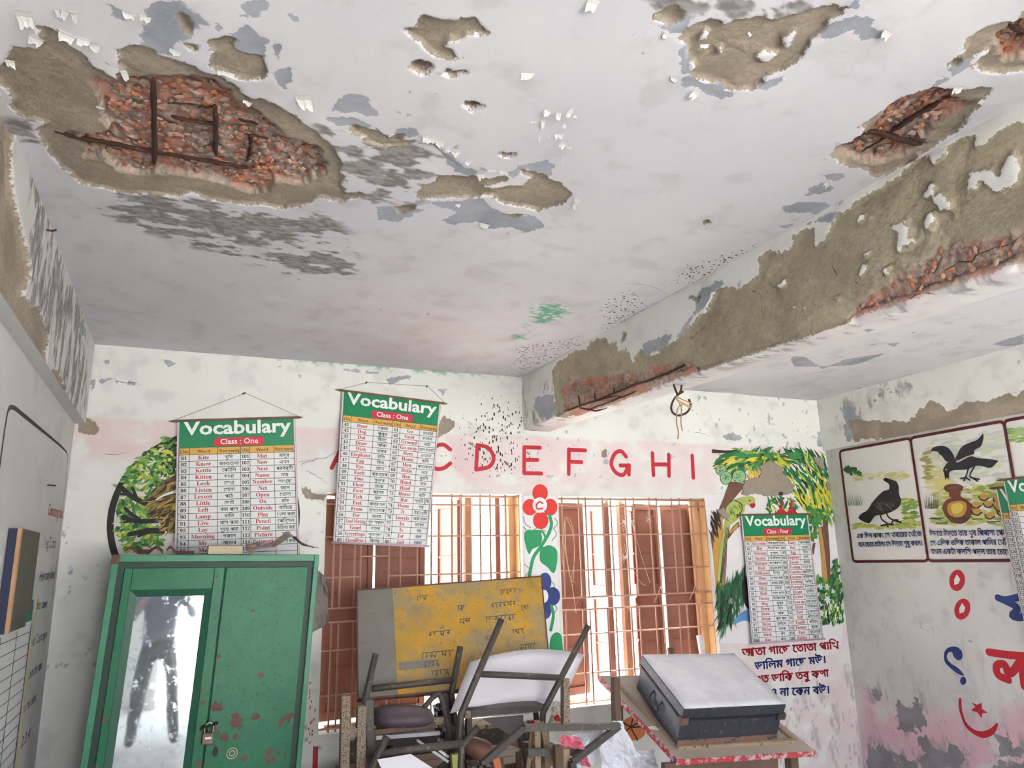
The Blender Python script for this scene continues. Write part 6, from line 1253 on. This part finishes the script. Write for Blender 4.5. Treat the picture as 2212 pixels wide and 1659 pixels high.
# ------------------------------------------------------------ tilted table with the tin trunk
tl = at_y(1385, 1413, 3.80); trr = at_y(1586, 1411, 3.80); nl = at_y(1478, 1531, 3.30); nr = at_y(1697, 1520, 3.30)
u1 = (nr-nl+trr-tl)/2; u2 = (tl-nl+trr-nr)/2; un = np.cross(u1, u2); un /= np.linalg.norm(un); hgt_ = .205
def onp(u, v, h): d_ = ray(u, v); return CAM+d_*(((nl-CAM)@un-h)/(d_@un))
TN = onp(1463, 1640, .225); TR_ = onp(1759, 1622, .225); TF = onp(1296, 1460, .225)
te1 = TR_-TN; te2 = TF-TN; tn = np.cross(te1, te2); tn /= np.linalg.norm(tn)
def T(a, b, o=0.): return TN+te1*a+te2*b+tn*o
M_TABLE = flat((172, 160, 148), .7, name='dusty_table_top', var=.1, scale=8); M_REDEDGE = flat((186, 62, 70), .7, name='red_edge', var=.2, scale=20, wear=(206, 180, 176), wear_at=.53, wscale=26)
tb_ = thing('table', 'red edged wooden table tilted forward under the tin trunk', 'table', down(T(.5, .5)))
MB().box((0, 0, -.026), (1, 1, 0), fn=lambda a, b, o: T(a, b, o)).build('table_top', M_TABLE, tb_)
th_ = .004
for a0, a1, b0, b1 in ((-.006, 1.006, -.008, 0), (-.006, 0, 0, 1), (1, 1.006, 0, 1)): MB().box((a0, b0, -.028), (a1, b1, -.001), fn=lambda a, b, o: T(a, b, o)).build('red_edge', M_REDEDGE, tb_)
for a0, a1, b0, b1 in ((.06, .94, .09, .12), (.06, .08, .12, .95), (.92, .94, .12, .95)): MB().box((a0, b0, 0), (a1, b1, .016), fn=lambda a, b, o: T(a, b, o)).build('batten', M_WOODL, tb_)
for a, b in ((.08, .12), (.92, .12), (.08, .9), (.92, .9)):
    p_ = T(a, b, -.026); MB().bar(p_, down(p_+np.array([0, .03, 0])), .05, .05, up=(0, 1, 0)).build('leg', M_WOODD, tb_)
q = [at_y(u, v, 3.60) for u, v in ((1329,1464), (1329,1556))]; MB().bar(q[0], down(q[1]), .036, .036, up=(0, 1, 0)).build('prop_post', M_WOODD, tb_)
q = [at_y(u, v, 3.2) for u, v in ((1470,1652), (1720,1640))]; MB().bar(q[0]+np.array([0, .15, -.05]), q[1]+np.array([0, .15, -.05]), .03, .05).build('apron', M_WOODD, tb_)
o = MB().prism([T(*q_, .0015) for q_ in ((-.0, .32), (.05, .30), (.085, .31), (.08, .345), (.03, .35), (.0, .34))], tn*.0008).build('paper_scrap', M_WHITE, None); tri(o, 'torn white paper scrap on the table edge', 'paper')
def TK(a, b, o): return nl+u1*a+u2*b+un*o                    # o runs from 0 (lid) to -hgt_
tkr = thing('tin_trunk', 'dented black tin trunk standing on the tilted table', 'trunk', TK(.5, .5, -hgt_))
def tin():
    t = NT('black_tin'); n = t.noise(7, 5, .65); f = t.noise(26, 5, .7); col = t.mix(n, lin((44, 46, 58)), lin((66, 66, 76)))
    col = t.mix(t.math('MULTIPLY', t.ramp(f, .55, .72), .6), col, lin((124, 126, 132)))
    col = t.mix(t.ramp(t.noise(11, 5, .7), .63, .68), col, lin((118, 92, 80))); t.bump(n, .3, .01); return t.done(col, .5, .2)
def dust_sheen():  # lid dust, whitened so its metallic sheen is painted into the colour
    t = NT('dusty_sheen_lid'); n = t.noise(4, 4, .6); f = t.noise(30, 4, .7); col = t.mix(t.ramp(n, .3, .7), lin((236, 236, 242)), lin((214, 214, 222)))
    col = t.mix(t.math('MULTIPLY', t.ramp(f, .62, .72), .5), col, lin((160, 158, 164))); t.bump(n, .4, .02); return t.done(col, .35, 0.)
M_TIN = tin(); M_DUSTSHEEN = dust_sheen(); lid = .055
MB().box((.012, .012, -hgt_), (.988, .988, -lid), fn=TK).build('body', M_TIN, tkr, bevel=.004)
MB().box((0, 0, -lid), (1, 1, -.003), fn=TK).build('lid', M_TIN, tkr, bevel=.004)
MB().grid(lambda i, j: TK(.004+.992*i, .004+.992*j, -.001+.008*math.sin(math.pi*i)*math.sin(math.pi*j)+.004*math.sin(9*i+4*j)*math.sin(math.pi*i)*math.sin(math.pi*j)), 14, 12).build('lid_top', M_DUSTSHEEN, tkr, smooth=True, solid=.003)
for z in (-lid-.004, -lid-.012): MB().box((-.004, -.005, z-.004), (1.004, 1.005, z), fn=TK).build('lid_rim', M_TIN, tkr)
MB().box((-.006, -.012, -.03-lid), (.06, .04, -lid+.006), fn=TK).build('corner_plate', M_RUSTY, tkr); MB().box((.93, -.016, -.03-lid), (1.012, .03, -lid+.004), fn=TK).build('corner_plate', M_STEELD, tkr)
MB().box((.01, .008, -hgt_), (.99, .012, -hgt_+.03), fn=TK).build('rust_band', flat((126, 98, 84), .9, name='rust_band', var=.3, scale=40, wear=(70, 66, 72), wear_at=.56, wscale=20), tkr)
hq = [TK(.012, b, o_)-u1/np.linalg.norm(u1)*d_ for b, o_, d_ in ((.42, -.10, 0.), (.42, -.12, .018), (.42, -.15, .02), (.62, -.15, .02), (.62, -.12, .018), (.62, -.10, 0))]
MB().tube(hq, .005, 8).build('handle', M_STEELD, tkr, smooth=True)
for u, v, u2_, v2_, lb, mt in ((1510, 1372, 1530, 1420, 'pale chair leg end sticking up behind the trunk', M_LAM), (1447, 1398, 1456, 1420, 'short dark stick behind the trunk', M_WOODD)):
    a, b = at_y(u, v, 4.42), at_y(u2_, v2_, 4.38); o = MB().bar(a, down(b+(b-a)*1.2), .034, .028, up=(0, 1, 0)).build('timber_stick', mt, None, bevel=.004); tri(o, lb, 'chair leg')
# more broken seating low in the heap
q = Y(E4, 3.9, (20,120), (60,520), (120,820), (180,1180)); q2 = Y(E4, 3.9, (230,440), (270,800), (300,1180))
t = thing('broken_chair', 'broken chair of two thin uprights behind the bent tube', 'chair frame', down(q[3]))
MB().tube([*q[:3], down(q[3])], .013, 8).build('upright', M_STEELD, t, smooth=True); MB().tube([*q2[:2], down(q2[2])], .013, 8).build('upright', M_SPECK, t, smooth=True)
q = Y(E4, 3.9, (40,600), (270,640)); MB().bar(q[0], q[1], .02, .03).build('rung', M_WOODD, t)
t = thing('wooden_stool', 'low dark wooden stool jammed under the tilted table', 'stool', (2.62, 3.62, 0))
for k in range(3): MB().box((2.4+k*.15, 3.5, .40), (2.4+k*.15+.14, 3.8, .43)).build('plank', M_WOODD, t, bevel=.003)
for x in (2.42, 2.79):
    for y in (3.52, 3.74): MB().box((x, y, 0), (x+.04, y+.04, .40)).build('leg', M_WOODD, t)
q = [np.array(p_) for p_ in ((2.42, 3.55, .452), (2.74, 3.56, .452), (2.76, 3.76, .46), (2.44, 3.78, .47))]
crumple('newspaper', 'crumpled pale newspaper under the tilted table', 'newspaper', q, M_CLOTH, .02, (10, 8), 44)
for k, (a, b, r, lb) in enumerate((((760,1230), (1080,1010), .012, 'thin iron rod slanting across the stool frame'), ((500,1000), (760,1150), .012, 'short iron rod below the brown cushion'), ((1060,700), (1150,1120), .011, 'thin iron rod behind the rough post'), ((300,1060), (620,1180), .014, 'iron rod at the bottom of the heap'))):
    q = Y(E4 if k else E3, 3.68, a, b); e = down(q[1]+(q[1]-q[0])*.2)
    tri(MB().tube([q[0], q[1], e], r, 8).build('iron_rod', M_STEELD, None, smooth=True), lb, 'rod', 'iron rods in the heap')
# ------------------------------------------------------------ outside: trees beyond the windows
M_TRUNK = flat((120, 100, 82), .9, name='bark', var=.3); M_FOL = flat((150, 190, 128), .8, name='foliage', var=.35, scale=2.)
def tree_(x, y, h, r, label, n=500):
    t = thing('tree', label, 'tree', (x, y, -.35)); m_ = MB()
    MB().tube([(x, y, -.35), (x+.1, y, h*.35), (x-.1, y+.1, h*.7)], [.16, .12, .06], 8).build('trunk', M_TRUNK, t, smooth=True)
    for k in range(n):
        d = rng.normal(0, 1, 3); d /= np.linalg.norm(d); c_ = np.array([x, y, h*.65])+d*np.array([r, r, h*.45])*rng.random()**.4; a = rng.normal(0, 1, 3); a /= np.linalg.norm(a); b = np.cross(a, d); b /= np.linalg.norm(b)+1e-9; s_ = rng.uniform(.10, .22)
        m_.add([c_-a*s_, c_+b*s_*.4, c_+a*s_, c_-b*s_*.4], [(0, 1, 2, 3)])
    tri(m_.build('foliage', M_FOL, t), kind='stuff')
tree_(3.0, 11.5, 5.2, 1.6, 'leafy tree outside seen through the left window'); tree_(6.2, 12.0, 4.8, 1.5, 'leafy tree outside seen through the right window')
# ------------------------------------------------------------ the person with the phone, seen in the cabinet mirror
def person():
    PX, PY = -.12, -.42
    J = {'pel': (0, 0, .95, .15), 'sp1': (0, .0, 1.08, .145), 'sp2': (0, .0, 1.22, .155), 'ch': (0, .01, 1.36, .16), 'nk': (0, .02, 1.49, .065), 'hd0': (0, .04, 1.57, .075), 'hd1': (0, .05, 1.65, .095), 'hd2': (0, .04, 1.74, .07),
         'ls': (-.19, .0, 1.42, .07), 'le': (-.28, .10, 1.20, .05), 'lw': (-.08, .30, 1.52, .034), 'lh': (-.05, .34, 1.58, .035), 'rs': (.19, .0, 1.42, .07), 're': (.30, .10, 1.20, .05), 'rw': (.20, .32, 1.55, .034), 'rh': (.18, .35, 1.61, .035),
         'lhp': (-.10, 0, .90, .115), 'lk': (-.15, .02, .50, .075), 'la': (-.19, 0, .10, .05), 'lf': (-.20, .14, .05, .045), 'rhp': (.10, 0, .90, .115), 'rk': (.15, .02, .50, .075), 'ra': (.19, 0, .10, .05), 'rf': (.21, .14, .05, .045)}
    E_ = [('pel', 'sp1'), ('sp1', 'sp2'), ('sp2', 'ch'), ('ch', 'nk'), ('nk', 'hd0'), ('hd0', 'hd1'), ('hd1', 'hd2'), ('ch', 'ls'), ('ls', 'le'), ('le', 'lw'), ('lw', 'lh'), ('ch', 'rs'), ('rs', 're'), ('re', 'rw'), ('rw', 'rh'), ('pel', 'lhp'), ('lhp', 'lk'), ('lk', 'la'), ('la', 'lf'), ('pel', 'rhp'), ('rhp', 'rk'), ('rk', 'ra'), ('ra', 'rf')]
    ks = list(J); V = [(J[k][0]+PX, J[k][1]+PY, J[k][2]) for k in ks]; ix = {k: i for i, k in enumerate(ks)}; E2_ = [(ix[a], ix[b]) for a, b in E_]; R_ = [J[k][3] for k in ks]
    for s_, w_ in ((-1, 'lh'), (1, 'rh')):               # fingers and thumb curled round the phone
        hx, hy, hz = V[ix[w_]]
        for f_ in range(5):
            dz = (.03, .018, .0, -.018, -.03)[f_]; b0 = len(V)
            V += [(hx-s_*.03, hy+.02, hz+dz+.01), (hx-s_*.055, hy+(.03 if f_ else -.0), hz+dz+.012), (hx-s_*(.075 if f_ else .05), hy+(.015 if f_ else -.02), hz+dz+.014)]
            R_ += [.009, .0085, .007]; E2_ += [(ix[w_], b0), (b0, b0+1), (b0+1, b0+2)]
    me = bpy.data.meshes.new('person'); me.from_pydata(V, E2_, [])
    o = bpy.data.objects.new('person', me); COL.objects.link(o)
    sk = o.modifiers.new('skin', 'SKIN'); ss = o.modifiers.new('sub', 'SUBSURF'); ss.levels = 1; ss.render_levels = 1
    for i, d in enumerate(me.skin_vertices[0].data): d.radius = (R_[i]*(1. if R_[i] < .1 else 1.12), R_[i]*(1. if R_[i] < .1 else .74)); d.use_root = (i == 0)
    dg = bpy.context.evaluated_depsgraph_get(); bm_ = bpy.data.meshes.new_from_object(o.evaluated_get(dg)); o.modifiers.clear(); o.data = bm_
    mats = [flat((150, 108, 84), .6, name='skin'), flat((92, 104, 128), .85, name='blue_grey_shirt', var=.15), flat((44, 46, 56), .85, name='dark_trousers', var=.15), flat((28, 24, 22), .7, name='hair'), flat((40, 34, 30), .6, name='shoes')]
    for m_ in mats: bm_.materials.append(m_)
    for p_ in bm_.polygons:
        c_ = p_.center; z = c_.z; y = c_.y-PY; x = abs(c_.x-PX); p_.use_smooth = True
        p_.material_index = 4 if z < .11 else 2 if z < .98 else 3 if (z > 1.68 or (z > 1.58 and y < .0 and x < .1)) else 0 if (z > 1.485 and x < .11 and y < .2) or (y > .14 and z > 1.3) else 1
    tri(o, 'person in a blue grey shirt and dark trousers holding up a phone', 'person'); o['kind'] = 'thing'
person()
